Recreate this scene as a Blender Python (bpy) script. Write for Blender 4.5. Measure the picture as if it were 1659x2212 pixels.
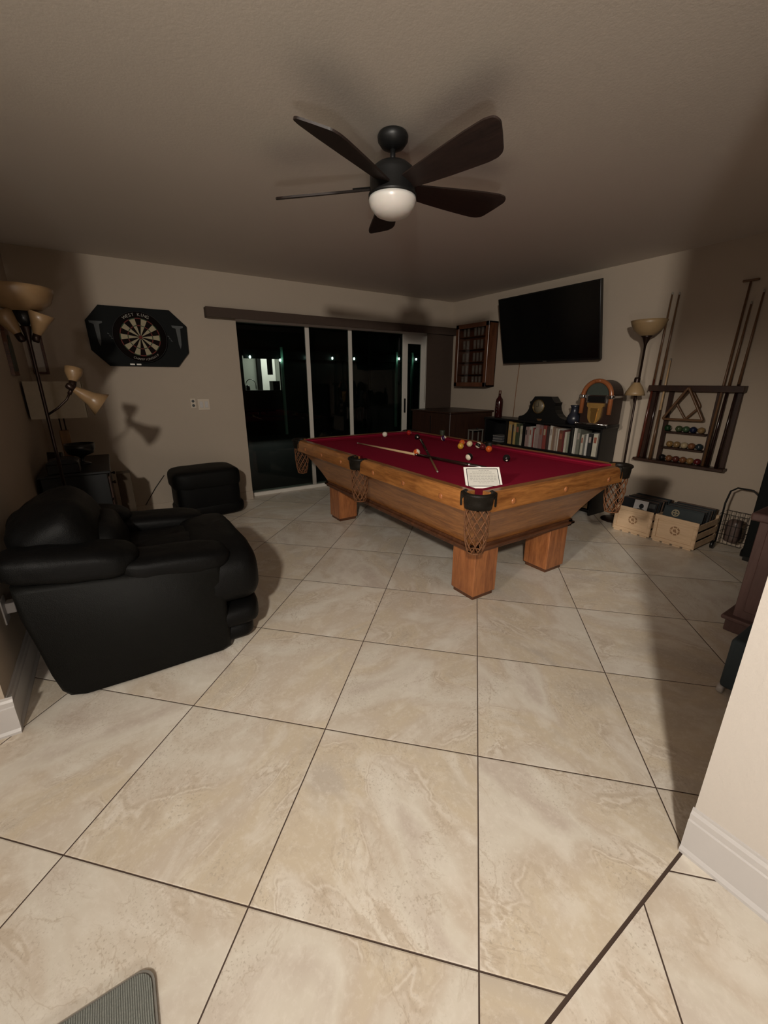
import bpy, bmesh, math, random
from mathutils import Vector, Matrix, noise
random.seed(7)
PI = math.pi
R = math.radians
for o in list(bpy.data.objects): bpy.data.objects.remove(o)
scn = bpy.context.scene
C = scn.collection

# ------------------------------------------------------------------ camera, world, lights, exposure
CAMZ = 1.364
cam_d = bpy.data.cameras.new('camera'); cam = bpy.data.objects.new('camera', cam_d); C.objects.link(cam)
cam.location = (0, 0, CAMZ)
cam.rotation_euler = (R(90 - 17.714), 0, R(-32.96))
cam_d.sensor_fit = 'VERTICAL'; cam_d.sensor_height = 24.0; cam_d.lens = 24.0 * 887.0 / 2212.0
cam_d.clip_start = 0.02; cam_d.clip_end = 100
scn.camera = cam
scn.view_settings.view_transform = 'Standard'; scn.view_settings.look = 'None'
scn.view_settings.gamma = 1.0; scn.view_settings.use_curve_mapping = False
scn.view_settings.exposure = 0.0
w = bpy.data.worlds.new('world'); scn.world = w; w.use_nodes = True
w.node_tree.nodes['Background'].inputs[0].default_value = (0.55, 0.7, 0.8, 1)
w.node_tree.nodes['Background'].inputs[1].default_value = 0.0001

def lamp(name, kind, loc, power, col, size=0.2, rot=(0, 0, 0), **kw):
    d = bpy.data.lights.new(name, kind); d.energy = power; d.color = col
    if kind == 'AREA': d.size = size
    else: d.shadow_soft_size = size
    for k, v in kw.items(): setattr(d, k, v)
    o = bpy.data.objects.new(name, d); C.objects.link(o); o.location = loc; o.rotation_euler = rot
    return o
WARM = (1.0, 0.91, 0.83)
# kitchen ceiling light behind the camera, then three added fill lights
lamp('kitchen_light', 'SPOT', (-1.10, -1.095, 2.33), 455, (1.0, 0.93, 0.83), 0.085, (R(77), 0, R(-43)), spot_size=R(104), spot_blend=1.0)
lamp('floor_bounce_fill', 'POINT', (-0.28, -0.66, 0.55), 27.5, WARM, 0.085)  # added stand-in for bounce off the floor; throws the fan's shadow up
lamp('soft_room_fill', 'AREA', (-2.2, 0.3, 2.3), 16, (1.0, 0.92, 0.82), 0.7, (R(76), 0, R(-78)))  # added soft fill to lift the shadows on the right side
lamp('crate_fill_spot', 'SPOT', (-2.6, 0.2, 2.2), 420, (1.0, 0.90, 0.78), 0.15, Vector((6.5, 1.42, -1.75)).to_track_quat('-Z', 'Y').to_euler(), spot_size=R(25), spot_blend=1.0)  # added fill aimed to brighten the crates and the wall behind them
# patio lights outside
OUT_LIGHTS = [(3.145, 11, 1.933), (3.915, 11, 1.876), (4.665, 11, 1.965), (5.421, 11, 1.962), (6.112, 11, 1.968), (7.682, 11, 2.009), (8.339, 11, 2.013)]

# ------------------------------------------------------------------ object helpers
def link(name, me, m, parent=None):
    o = bpy.data.objects.new(name, me); C.objects.link(o)
    for x in (m if isinstance(m, (list, tuple)) else [m]): me.materials.append(x)
    if parent is not None: o.parent = parent
    return o
def tag(o, label, cat, group=None):
    o['label'] = label; o['category'] = cat
    if group: o['group'] = group
    return o
def thing(name, label, cat, loc=(0, 0, 0), rz=0, group=None):
    o = bpy.data.objects.new(name, None); C.objects.link(o); o.empty_display_size = 0.05
    o.location = loc; o.rotation_euler = (0, 0, rz)
    return tag(o, label, cat, group)
def dup(root, loc=None, rz=None, label=None, group=None):
    def cp(o, parent):
        c = o.copy(); C.objects.link(c); c.parent = parent
        for ch in o.children: cp(ch, c)
        return c
    kids = list(root.children)
    r = root.copy(); C.objects.link(r)
    for ch in kids: cp(ch, r)
    if loc is not None: r.location = loc
    if rz is not None: r.rotation_euler = (0, 0, rz)
    if label: r['label'] = label
    if group: r['group'] = group
    return r

class MB:
    """collects boxes, tubes, lathes ... and links them as ONE mesh object"""
    def __init__(s): s.bm = bmesh.new(); s.mi = 0
    def _add(s, vs, fs, smooth=False):
        bv = [s.bm.verts.new(v) for v in vs]
        out = []
        for f in fs:
            try:
                q = s.bm.faces.new([bv[i] for i in f]); q.smooth = smooth; q.material_index = s.mi; out.append(q)
            except ValueError: pass
        return bv, out
    def box(s, x0, x1, y0, y1, z0, z1, bev=0, seg=1, M=None):
        vs = [(x, y, z) for z in (z0, z1) for y in (y0, y1) for x in (x0, x1)]
        if M is not None: vs = [M @ Vector(v) for v in vs]
        bv, fc = s._add(vs, [(0, 2, 3, 1), (4, 5, 7, 6), (0, 1, 5, 4), (2, 6, 7, 3), (0, 4, 6, 2), (1, 3, 7, 5)])
        if bev > 0:
            es = list({e for f in fc for e in f.edges})
            r = bmesh.ops.bevel(s.bm, geom=es, offset=bev, segments=seg, profile=0.5, affect='EDGES')
            for f in r['faces']: f.smooth = seg > 1; f.material_index = s.mi
        return s
    def cbox(s, cx, cy, cz, sx, sy, sz, bev=0, seg=1, M=None):
        return s.box(cx - sx / 2, cx + sx / 2, cy - sy / 2, cy + sy / 2, cz - sz / 2, cz + sz / 2, bev, seg, M)
    def lathe(s, prof, seg=24, M=None, smooth=True, cap=True):
        vs = []; fs = []
        for r, z in prof:
            for i in range(seg):
                a = 2 * PI * i / seg
                v = Vector((r * math.cos(a), r * math.sin(a), z))
                vs.append(M @ v if M is not None else v)
        n = len(prof)
        for k in range(n - 1):
            for i in range(seg):
                j = (i + 1) % seg
                fs.append((k * seg + i, k * seg + j, (k + 1) * seg + j, (k + 1) * seg + i))
        if cap:
            if prof[0][0] > 1e-4: fs.append(tuple(reversed(range(seg))))
            if prof[-1][0] > 1e-4: fs.append(tuple((n - 1) * seg + i for i in range(seg)))
        s._add(vs, fs, smooth); return s
    def cyl(s, p0, p1, r0, r1=None, seg=16, smooth=True):
        r1 = r0 if r1 is None else r1
        return s.tube([p0, p1], [r0, r1], seg, smooth)
    def tube(s, pts, r, seg=10, smooth=True, closed=False):
        pts = [Vector(p) for p in pts]; n = len(pts)
        rs = list(r) if isinstance(r, (list, tuple)) else [r] * n
        vs = []; fs = []
        prev = None
        for k in range(n):
            if closed: t = (pts[(k + 1) % n] - pts[k - 1])
            else: t = pts[min(k + 1, n - 1)] - pts[max(k - 1, 0)]
            t.normalize()
            if prev is None:
                a = Vector((0, 0, 1)) if abs(t.z) < 0.9 else Vector((1, 0, 0))
                u = t.cross(a).normalized()
            else:
                u = (prev - t * prev.dot(t))
                u = u.normalized() if u.length > 1e-6 else t.orthogonal().normalized()
            prev = u; v = t.cross(u)
            for i in range(seg):
                an = 2 * PI * i / seg
                vs.append(pts[k] + (u * math.cos(an) + v * math.sin(an)) * rs[k])
        m = n if closed else n - 1
        for k in range(m):
            for i in range(seg):
                j = (i + 1) % seg; k2 = (k + 1) % n
                fs.append((k * seg + i, k * seg + j, k2 * seg + j, k2 * seg + i))
        if not closed:
            fs.append(tuple(reversed(range(seg)))); fs.append(tuple((n - 1) * seg + i for i in range(seg)))
        s._add(vs, fs, smooth); return s
    def prism(s, outline, d0, d1, M=None, smooth=False):
        """outline in local (x,y), extruded along z from d0 to d1, placed by M"""
        n = len(outline); vs = []
        for d in (d0, d1):
            for x, y in outline:
                v = Vector((x, y, d)); vs.append(M @ v if M is not None else v)
        fs = [tuple(reversed(range(n))), tuple(range(n, 2 * n))]
        for i in range(n):
            j = (i + 1) % n; fs.append((i, j, n + j, n + i))
        bv, fc = s._add(vs, fs)
        if smooth:
            for f in fc[2:]: f.smooth = True
        return s
    def pillow(s, c, size, e=(0.45, 0.45), rot=None, nu=36, nv=22, wr=0.0, ws=9.0, seed=0):
        """superellipsoid cushion with soft wrinkles"""
        vs = []; fs = []
        def sp(v, p): return math.copysign(abs(v) ** p, v)
        for j in range(nv + 1):
            ph = -PI / 2 + PI * j / nv
            for i in range(nu):
                th = 2 * PI * i / nu
                x = sp(math.cos(ph), e[0]) * sp(math.cos(th), e[1])
                y = sp(math.cos(ph), e[0]) * sp(math.sin(th), e[1])
                z = sp(math.sin(ph), e[0])
                v = Vector((x * size[0] / 2, y * size[1] / 2, z * size[2] / 2))
                if wr:
                    nn = noise.noise(Vector((v.x * ws, v.y * ws, v.z * ws)) + Vector((seed * 3.1, 0, seed)))
                    n2 = noise.noise(Vector((v.x * ws * 3, v.y * ws * 2, v.z * ws * 3)) + Vector((seed, 5, 1)))
                    v += v.normalized() * wr * (nn + 0.4 * n2)
                if rot is not None: v = rot @ v
                vs.append(v + Vector(c))
        for j in range(nv):
            for i in range(nu):
                k = (i + 1) % nu
                fs.append((j * nu + i, j * nu + k, (j + 1) * nu + k, (j + 1) * nu + i))
        s._add(vs, fs, True); return s
    def grid(s, fn, nu, nv, closed_u=False, smooth=True):
        vs = []; fs = []
        for j in range(nv + 1):
            for i in range(nu if closed_u else nu + 1): vs.append(fn(i / nu, j / nv))
        W = nu if closed_u else nu + 1
        for j in range(nv):
            for i in range(nu):
                k = (i + 1) % W
                fs.append((j * W + i, j * W + k, (j + 1) * W + k, (j + 1) * W + i))
        s._add(vs, fs, smooth); return s
    def build(s, name, m, parent=None, origin=None):
        bmesh.ops.remove_doubles(s.bm, verts=s.bm.verts, dist=1e-6)
        bmesh.ops.recalc_face_normals(s.bm, faces=s.bm.faces)
        me = bpy.data.meshes.new(name)
        if origin is not None: bmesh.ops.translate(s.bm, verts=s.bm.verts, vec=-Vector(origin))
        s.bm.to_mesh(me); s.bm.free()
        o = link(name, me, m, parent)
        if origin is not None: o.location = origin
        return o
def struct(mb, name, m, parent=None):
    o = mb.build(name, m, parent)
    if parent is None: o['kind'] = 'structure'
    return o
def rounded(pts, rr=0.018, n=4):
    out = []
    m_ = len(pts)
    for i in range(m_):
        p = Vector(pts[i]); a = Vector(pts[i - 1]); b = Vector(pts[(i + 1) % m_])
        u = (a - p).normalized(); v_ = (b - p).normalized()
        s0 = p + u * rr; s1 = p + v_ * rr
        for k in range(n + 1):
            t_ = k / n; out.append(tuple((s0 * (1 - t_) ** 2 + p * 2 * t_ * (1 - t_) + s1 * t_ ** 2)))
    return out
# prism placements: local (x,y) -> (world Y,Z) extruded along X ; -> (X,Z) extruded along Y
def MYZ(x=0, y=0, z=0): return Matrix.Translation((x, y, z)) @ Matrix(((0, 0, 1, 0), (1, 0, 0, 0), (0, 1, 0, 0), (0, 0, 0, 1)))
def MXZ(x=0, y=0, z=0): return Matrix.Translation((x, y, z)) @ Matrix(((1, 0, 0, 0), (0, 0, -1, 0), (0, 1, 0, 0), (0, 0, 0, 1)))
def text(name, s, size, m, parent, loc, rot, ext=0.0006):
    cu = bpy.data.curves.new(name, 'FONT'); cu.body = s; cu.size = size; cu.extrude = ext
    cu.align_x = 'CENTER'; cu.align_y = 'CENTER'
    tmp = bpy.data.objects.new(name + '_t', cu); C.objects.link(tmp)
    dg = bpy.context.evaluated_depsgraph_get(); dg.update()
    me = bpy.data.meshes.new_from_object(tmp.evaluated_get(dg))
    bpy.data.objects.remove(tmp)
    me.materials.clear()
    o = link(name, me, m, parent); o.location = loc; o.rotation_euler = rot
    return o

# ------------------------------------------------------------------ materials
class NT:
    def __init__(s, name):
        s.m = bpy.data.materials.new(name); s.m.use_nodes = True; s.t = s.m.node_tree; s.n = s.t.nodes; s.l = s.t.links
        s.b = s.n['Principled BSDF']; s.out = s.n['Material Output']
    def node(s, typ, props=None, **ins):
        nd = s.n.new(typ)
        for k, v in (props or {}).items(): setattr(nd, k, v)
        for k, v in ins.items():
            key = int(k[1:]) if k[0] == 'i' and k[1:].isdigit() else k.replace('_', ' ')
            s.set(nd.inputs[key], v)
        return nd
    def set(s, inp, v):
        if hasattr(v, 'is_output') or isinstance(v, bpy.types.NodeSocket): s.l.new(v, inp)
        else: inp.default_value = v
    def math(s, op, a, b=0.0, c=0.0, clamp=False):
        nd = s.n.new('ShaderNodeMath'); nd.operation = op; nd.use_clamp = clamp
        s.set(nd.inputs[0], a); s.set(nd.inputs[1], b); s.set(nd.inputs[2], c)
        return nd.outputs[0]
    def coords(s, kind='Object'): return s.n.new('ShaderNodeTexCoord').outputs[kind]
    def noise(s, vec, scale, detail=4, rough=0.55, dist=0.0):
        nd = s.node('ShaderNodeTexNoise', None, Vector=vec, Scale=scale, Detail=detail, Roughness=rough, Distortion=dist)
        return nd.outputs['Fac']
    def ramp(s, fac, stops):
        nd = s.n.new('ShaderNodeValToRGB'); s.set(nd.inputs[0], fac)
        e = nd.color_ramp.elements
        while len(e) > 2: e.remove(e[-1])
        e[0].position = stops[0][0]; e[0].color = (*stops[0][1], 1)
        e[1].position = stops[-1][0]; e[1].color = (*stops[-1][1], 1)
        for p, c in stops[1:-1]:
            x = e.new(p); x.color = (*c, 1)
        return nd.outputs[0]
    def mix(s, fac, a, b, mode='MIX'):
        nd = s.n.new('ShaderNodeMix'); nd.data_type = 'RGBA'; nd.blend_type = mode
        s.set(nd.inputs[0], fac); s.set(nd.inputs[6], a if not isinstance(a, tuple) else (*a[:3], 1)); s.set(nd.inputs[7], b if not isinstance(b, tuple) else (*b[:3], 1))
        return nd.outputs[2]
    def bump(s, h, strength=0.3, dist=0.01):
        nd = s.node('ShaderNodeBump', None, Height=h, Strength=strength, Distance=dist)
        s.l.new(nd.outputs[0], s.b.inputs['Normal'])
    def fin(s, col=None, rough=None, **kw):
        if col is not None: s.set(s.b.inputs['Base Color'], (*col, 1) if isinstance(col, tuple) and len(col) == 3 else col)
        if rough is not None: s.set(s.b.inputs['Roughness'], rough)
        for k, v in kw.items(): s.set(s.b.inputs[k.replace('_', ' ')], v)
        return s.m
_pc = {}
def plain(name, col, rough=0.5, metal=0.0, var=0.12, scale=30, bump=0.0, **kw):
    if name in _pc: return _pc[name]
    t = NT(name); v = t.coords()
    n = t.noise(v, scale, 3)
    c = t.mix(n, tuple(min(1, x * (1 - var)) for x in col), tuple(min(1, x * (1 + var)) for x in col))
    if bump: t.bump(t.noise(v, scale * 4, 3), bump, 0.002)
    _pc[name] = t.fin(c, rough, Metallic=metal, **kw)
    return _pc[name]
def wood(name, c0, c1, scale=6, rough=0.4, axis='Z', coat=0.0):
    t = NT(name); v = t.coords()
    st = {'X': (0.12, 1, 1), 'Y': (1, 0.12, 1), 'Z': (1, 1, 0.12)}[axis]
    mp = t.node('ShaderNodeMapping', None, Vector=v, Scale=st)
    n1 = t.noise(mp.outputs[0], scale * 3.2, 6, 0.6, 1.2)
    n2 = t.noise(mp.outputs[0], scale * 22, 4, 0.6)
    f = t.math('ADD', t.math('MULTIPLY', n1, 0.7), t.math('MULTIPLY', n2, 0.35), clamp=True)
    c = t.ramp(f, [(0.35, c0), (0.52, tuple((a + b) / 2 for a, b in zip(c0, c1))), (0.68, c1)])
    t.bump(n2, 0.15, 0.002)
    return t.fin(c, rough, Coat_Weight=coat, Coat_Roughness=0.2)
def leather(name, col, rough=0.42):
    t = NT(name); v = t.coords()
    vo = t.node('ShaderNodeTexVoronoi', None, Vector=v, Scale=260.0)
    n = t.noise(v, 14, 5, 0.6, 0.6)
    h = t.math('ADD', t.math('MULTIPLY', vo.outputs['Distance'], 0.25), n)
    t.bump(h, 0.35, 0.006)
    c = t.mix(n, tuple(x * 0.7 for x in col), tuple(x * 1.3 for x in col))
    return t.fin(c, rough, Specular_IOR_Level=0.15)
def wall_paint(name, col, bs=0.25):
    t = NT(name); v = t.coords()
    n = t.noise(v, 70, 4, 0.6); n2 = t.noise(v, 1.3, 2)
    t.bump(n, bs, 0.004)
    c = t.mix(n2, tuple(x * 0.965 for x in col), tuple(x * 1.03 for x in col))
    return t.fin(c, 0.75, Specular_IOR_Level=0.3)

def tile_floor(name, ox, oy, S=0.6125, grout=0.0042, seed=0.0):
    t = NT(name); v = t.coords()
    sep = t.node('ShaderNodeSeparateXYZ', None, Vector=v)
    X = t.math('SUBTRACT', sep.outputs[0], ox); Y = t.math('SUBTRACT', sep.outputs[1], oy)
    k = math.sqrt(0.5) / S
    i = t.math('MULTIPLY', t.math('SUBTRACT', X, Y), k)
    j = t.math('MULTIPLY', t.math('ADD', X, Y), k)
    fi = t.math('FLOOR', i); fj = t.math('FLOOR', j)
    di = t.math('SUBTRACT', 0.5, t.math('ABSOLUTE', t.math('SUBTRACT', t.math('FRACT', i), 0.5)))
    dj = t.math('SUBTRACT', 0.5, t.math('ABSOLUTE', t.math('SUBTRACT', t.math('FRACT', j), 0.5)))
    d = t.math('MINIMUM', di, dj)
    g = t.math('LESS_THAN', d, grout / S / 2)
    gb = t.math('MULTIPLY', d, 1.0 / (grout / S * 1.2), clamp=True)
    cell = t.node('ShaderNodeCombineXYZ', None, i0=fi, i1=fj, i2=seed)
    wn = t.node('ShaderNodeTexWhiteNoise', {'noise_dimensions': '3D'}, Vector=cell.outputs[0])
    loc = t.node('ShaderNodeCombineXYZ', None, i0=i, i1=j, i2=0.0)
    off = t.node('ShaderNodeVectorMath', {'operation': 'SCALE'}, i0=wn.outputs['Color']); off.inputs['Scale'].default_value = 23.0
    # per tile direction of the veining
    rot = t.node('ShaderNodeVectorRotate', {'rotation_type': 'Z_AXIS'}, Vector=loc.outputs[0], Angle=t.math('MULTIPLY', wn.outputs['Value'], 6.28))
    p = t.node('ShaderNodeVectorMath', {'operation': 'ADD'}, i0=rot.outputs[0], i1=off.outputs[0]).outputs[0]
    st = t.node('ShaderNodeMapping', None, Vector=p, Scale=(0.80, 1.25, 1.0)).outputs[0]
    base = t.noise(st, 1.25, 4, 0.5, 0.7)
    mid = t.noise(st, 4.2, 7, 0.62, 0.5)
    grain = t.noise(p, 34, 6, 0.72, 0.2)
    speck = t.noise(p, 75, 3, 0.6, 0.0)
    mask = t.noise(t.node('ShaderNodeVectorMath', {'operation': 'ADD'}, i0=p, i1=(7.3, 2.1, 4.0)).outputs[0], 2.6, 3, 0.5, 0.3)
    def near(v, c0, k): return t.math('SUBTRACT', 1.0, t.math('MULTIPLY', t.math('ABSOLUTE', t.math('SUBTRACT', v, c0)), k), clamp=True)
    def over(v, c0, k): return t.math('MULTIPLY', t.math('SUBTRACT', v, c0), k, clamp=True)
    c = t.ramp(base, [(0.30, (0.47, 0.415, 0.35)), (0.42, (0.54, 0.465, 0.36)), (0.50, (0.52, 0.45, 0.37)), (0.58, (0.60, 0.555, 0.48)), (0.70, (0.50, 0.435, 0.375))])
    # pale cloudy patches and grainy mottling
    c = t.mix(t.math('MULTIPLY', over(mid, 0.50, 6.0), 0.55), c, (0.68, 0.64, 0.57))
    c = t.mix(t.math('MULTIPLY', over(mid, 0.40, -7.0), 0.35), c, (0.44, 0.365, 0.285))
    c = t.mix(t.math('MULTIPLY', over(grain, 0.50, 5.0), 0.40), c, (0.70, 0.655, 0.59))
    pits = t.math('MULTIPLY', over(speck, 0.56, 9.0), over(mask, 0.46, 7.0))
    c = t.mix(t.math('MULTIPLY', pits, 0.55), c, (0.33, 0.27, 0.205))
    # agate-like bands following the big cloud contours, only here and there
    rings = t.math('SINE', t.math('MULTIPLY', t.math('ADD', base, t.math('MULTIPLY', mid, 0.10)), 190.0))
    zone = t.math('MULTIPLY', near(base, 0.475, 22.0), over(mask, 0.47, 9.0))
    c = t.mix(t.math('MULTIPLY', t.math('MULTIPLY', over(rings, 0.1, 1.6), zone), 0.45), c, (0.40, 0.325, 0.245))
    c = t.mix(t.math('MULTIPLY', t.math('MULTIPLY', over(rings, -0.3, -1.6), zone), 0.40), c, (0.72, 0.68, 0.62))
    # thin cracks and pebbly ridges
    crack = t.math('MULTIPLY', near(t.noise(st, 2.1, 6, 0.6, 0.6), 0.5, 110.0), over(mask, 0.40, 6.0))
    c = t.mix(t.math('MULTIPLY', crack, 0.45), c, (0.38, 0.30, 0.22))
    peb = t.math('MULTIPLY', near(t.noise(st, 1.7, 2, 0.5, 0.4), 0.53, 42.0), over(mask, 0.5, 8.0))
    c = t.mix(t.math('MULTIPLY', t.math('MULTIPLY', peb, over(speck, 0.50, 8.0)), 0.6), c, (0.76, 0.71, 0.64))
    c = t.mix(t.math('MULTIPLY', t.math('MULTIPLY', peb, over(speck, 0.46, -9.0)), 0.5), c, (0.38, 0.31, 0.235))
    fine = grain; pm = pits
    tone = t.node('ShaderNodeHueSaturation', None, Color=c, Value=t.math('ADD', 1.14, t.math('MULTIPLY', wn.outputs['Value'], 0.12)))
    c = t.mix(g, tone.outputs[0], (0.065, 0.040, 0.028))
    t.bump(t.math('ADD', gb, t.math('MULTIPLY', t.math('ADD', fine, pm), 0.05)), 0.5, 0.0025)
    rg = t.math('ADD', 0.24, t.math('MULTIPLY', fine, 0.22))
    rg = t.math('ADD', rg, t.math('MULTIPLY', g, 0.45))
    return t.fin(c, rg, Specular_IOR_Level=0.5)

M = {}
M['floor'] = tile_floor('travertine_tile', 0.0920, 0.8196)
M['floor_hall'] = tile_floor('travertine_tile_hall', 0.0920 + 0.6125 * 0.70711 * 0.547 - 0.12, 0.8196 + 0.6125 * 0.70711 * 0.547 + 0.12, seed=7.0)
M['grout'] = plain('grout', (0.06, 0.037, 0.026), 0.9)
M['wall'] = wall_paint('wall_paint', (0.405, 0.335, 0.265))
M['hallwall'] = wall_paint('hall_wall_paint', (0.52, 0.475, 0.43), 0.35)
M['ceil'] = wall_paint('ceiling_paint', (0.71, 0.66, 0.60), 0.12)
M['trim'] = plain('white_trim', (0.50, 0.475, 0.46), 0.4, var=0.03)
M['alu'] = plain('white_door_frame', (0.62, 0.58, 0.52), 0.4, var=0.03)
M['oak'] = wood('oak', (0.15, 0.048, 0.012), (0.40, 0.165, 0.045), 6, 0.38, 'X', 0.3)
M['oakY'] = wood('oak_long', (0.15, 0.048, 0.012), (0.40, 0.165, 0.045), 6, 0.38, 'Y', 0.3)
M['oakZ'] = wood('oak_upright', (0.17, 0.05, 0.016), (0.42, 0.155, 0.05), 6, 0.38, 'Z', 0.3)
M['oakD'] = wood('dark_oak', (0.045, 0.016, 0.007), (0.13, 0.048, 0.02), 6, 0.45, 'X')
M['cherry'] = wood('cherry_wood', (0.05, 0.015, 0.006), (0.13, 0.045, 0.018), 6, 0.4, 'Z', 0.2)
M['brownw'] = wood('reddish_brown_wood', (0.075, 0.038, 0.034), (0.125, 0.068, 0.06), 5, 0.45, 'Z')
M['black_wood'] = plain('black_wood', (0.006, 0.006, 0.006), 0.4)
M['fanblk'] = plain('matte_black_metal', (0.010, 0.010, 0.010), 0.45, metal=0.3)
M['blade'] = wood('dark_walnut_blade', (0.008, 0.004, 0.003), (0.022, 0.011, 0.008), 6, 0.55, 'X')
M['leather'] = leather('black_leather', (0.0022, 0.0022, 0.0022), 0.55)
M['leather2'] = leather('black_vinyl_side', (0.0035, 0.0035, 0.003), 0.6)
M['pocket'] = leather('pocket_leather', (0.010, 0.008, 0.006), 0.42)
M['net'] = leather('brown_net_leather', (0.15, 0.065, 0.030), 0.5)
M['brown_fabric'] = plain('brown_blind_fabric', (0.050, 0.030, 0.020), 0.8)
M['blk'] = plain('black_plastic', (0.006, 0.006, 0.006), 0.3)
M['blkm'] = plain('black_matte', (0.005, 0.006, 0.006), 0.7, Specular_IOR_Level=0.15)
M['screen'] = plain('screen_glass', (0.002, 0.002, 0.002), 0.22, var=0)
M['chrome'] = plain('chrome', (0.75, 0.75, 0.75), 0.15, metal=1.0, var=0.02)
M['gold'] = plain('gold_grille', (0.75, 0.45, 0.14), 0.3, metal=0.8, bump=0.8, scale=60)
M['orange'] = plain('orange_tube', (0.26, 0.085, 0.03), 0.25)
M['amber'] = plain('amber_glass', (0.22, 0.135, 0.065), 0.35, bump=0.2, scale=25)
M['amber2'] = plain('mottled_amber_glass', (0.27, 0.18, 0.09), 0.4, bump=0.2, scale=25)
M['bronze'] = plain('dark_bronze', (0.025, 0.013, 0.009), 0.35, metal=0.6)
M['opal'] = plain('opal_glass', (0.66, 0.62, 0.58), 0.3, var=0.02, Subsurface_Weight=0.2)
M['paper'] = plain('paper', (0.85, 0.82, 0.76), 0.7, var=0.03)
M['pine'] = wood('pine', (0.50, 0.34, 0.20), (0.68, 0.49, 0.32), 4, 0.6, 'Y')
M['cueL'] = plain('maple_shaft', (0.62, 0.43, 0.24), 0.3)
M['cueD'] = plain('dark_cue_butt', (0.02, 0.008, 0.006), 0.2)
M['cueR'] = plain('red_brown_cue_butt', (0.08, 0.018, 0.010), 0.25)
M['cueB'] = plain('brown_cue', (0.13, 0.065, 0.030), 0.35)
M['tan'] = plain('tan_lampshade', (0.34, 0.28, 0.20), 0.8)
M['lightwood'] = wood('light_wood', (0.16, 0.08, 0.03), (0.28, 0.15, 0.06), 5, 0.5, 'Z')
M['dullwhite'] = plain('dull_grey_metal', (0.14, 0.13, 0.11), 0.5)
M['rackw'] = wood('dark_rack_wood', (0.018, 0.008, 0.005), (0.045, 0.018, 0.010), 6, 0.4, 'Z')
M['navy'] = plain('navy_fabric', (0.032, 0.046, 0.056), 0.8, scale=200)
M['wire'] = plain('black_wire', (0.01, 0.01, 0.01), 0.4, metal=0.5)
M['cord'] = plain('tan_cord', (0.20, 0.09, 0.035), 0.6)
M['bluevase'] = plain('dark_blue_ceramic', (0.018, 0.020, 0.030), 0.3)
M['redglass'] = plain('dark_red_glass', (0.030, 0.004, 0.004), 0.15)
M['sw'] = plain('ivory_plastic', (0.55, 0.47, 0.38), 0.4, var=0.02)
M['cream'] = plain('cream_segment', (0.33, 0.28, 0.18), 0.8)
M['segb'] = plain('black_segment', (0.008, 0.005, 0.004), 0.9, Specular_IOR_Level=0.1)
M['segr'] = plain('dark_red_segment', (0.12, 0.015, 0.010), 0.8)
M['segg'] = plain('dark_green_segment', (0.02, 0.05, 0.02), 0.8)
M['greyprint'] = plain('grey_print', (0.07, 0.075, 0.075), 0.7)
M['whiteprint'] = plain('white_print', (0.30, 0.28, 0.24), 0.7)
t = NT('red_felt'); v = t.coords(); n = t.noise(v, 300, 3); t.bump(n, 0.2, 0.001)
M['felt'] = t.fin(t.mix(n, (0.19, 0.006, 0.022), (0.26, 0.010, 0.032)), 0.95, Specular_IOR_Level=0.05)
t = NT('grey_ribbed_mat'); v = t.coords()
sp = t.node('ShaderNodeSeparateXYZ', None, Vector=v)
rb = t.math('ABSOLUTE', t.math('SINE', t.math('MULTIPLY', t.math('ADD', sp.outputs[0], t.math('MULTIPLY', t.noise(v, 30, 2), 0.002)), 700.0)))
n = t.noise(v, 220, 3); t.bump(rb, 0.9, 0.002)
M['mat'] = t.fin(t.mix(t.math('MULTIPLY', n, rb), (0.13, 0.14, 0.125), (0.33, 0.34, 0.31)), 0.95)
t = NT('door_glass'); gl = t.node('ShaderNodeBsdfGlossy', None, Roughness=0.0); tr = t.node('ShaderNodeBsdfTransparent', None, Color=(0.82, 0.9, 0.87, 1))
fr = t.node('ShaderNodeFresnel', None, IOR=1.45); ms = t.node('ShaderNodeMixShader'); bf = t.n.new('ShaderNodeNewGeometry'); ff = t.math('MULTIPLY', fr.outputs[0], t.math('SUBTRACT', 1.0, bf.outputs['Backfacing'])); t.l.new(ff, ms.inputs[0]); t.l.new(tr.outputs[0], ms.inputs[1]); t.l.new(gl.outputs[0], ms.inputs[2]); t.l.new(ms.outputs[0], t.out.inputs[0])
M['glass'] = t.m
M['clear'] = t.m.copy(); M['clear'].name = 'cabinet_glass'
for nd in t.m.node_tree.nodes:
    if nd.type == 'BSDF_TRANSPARENT': nd.inputs[0].default_value = (0.60, 0.66, 0.63, 1)
for nd in M['clear'].node_tree.nodes:
    if nd.type == 'BSDF_TRANSPARENT': nd.inputs[0].default_value = (0.84, 0.82, 0.80, 1)
def emis(name, col, s):
    t = NT(name); return t.fin((0, 0, 0), 0.5, Emission_Color=(*col, 1), Emission_Strength=s)
M['patio_bulb'] = emis('patio_bulb', (0.75, 1.0, 0.88), 30)
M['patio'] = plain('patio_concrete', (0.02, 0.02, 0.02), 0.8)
M['green_post'] = plain('painted_post', (0.35, 0.5, 0.42), 0.6)
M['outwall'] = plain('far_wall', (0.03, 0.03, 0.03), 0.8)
M['inwall'] = plain('kitchen_grey_wall', (0.28, 0.29, 0.26), 0.8)
M['inwhite'] = plain('kitchen_white_door', (0.85, 0.83, 0.80), 0.6)

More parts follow.
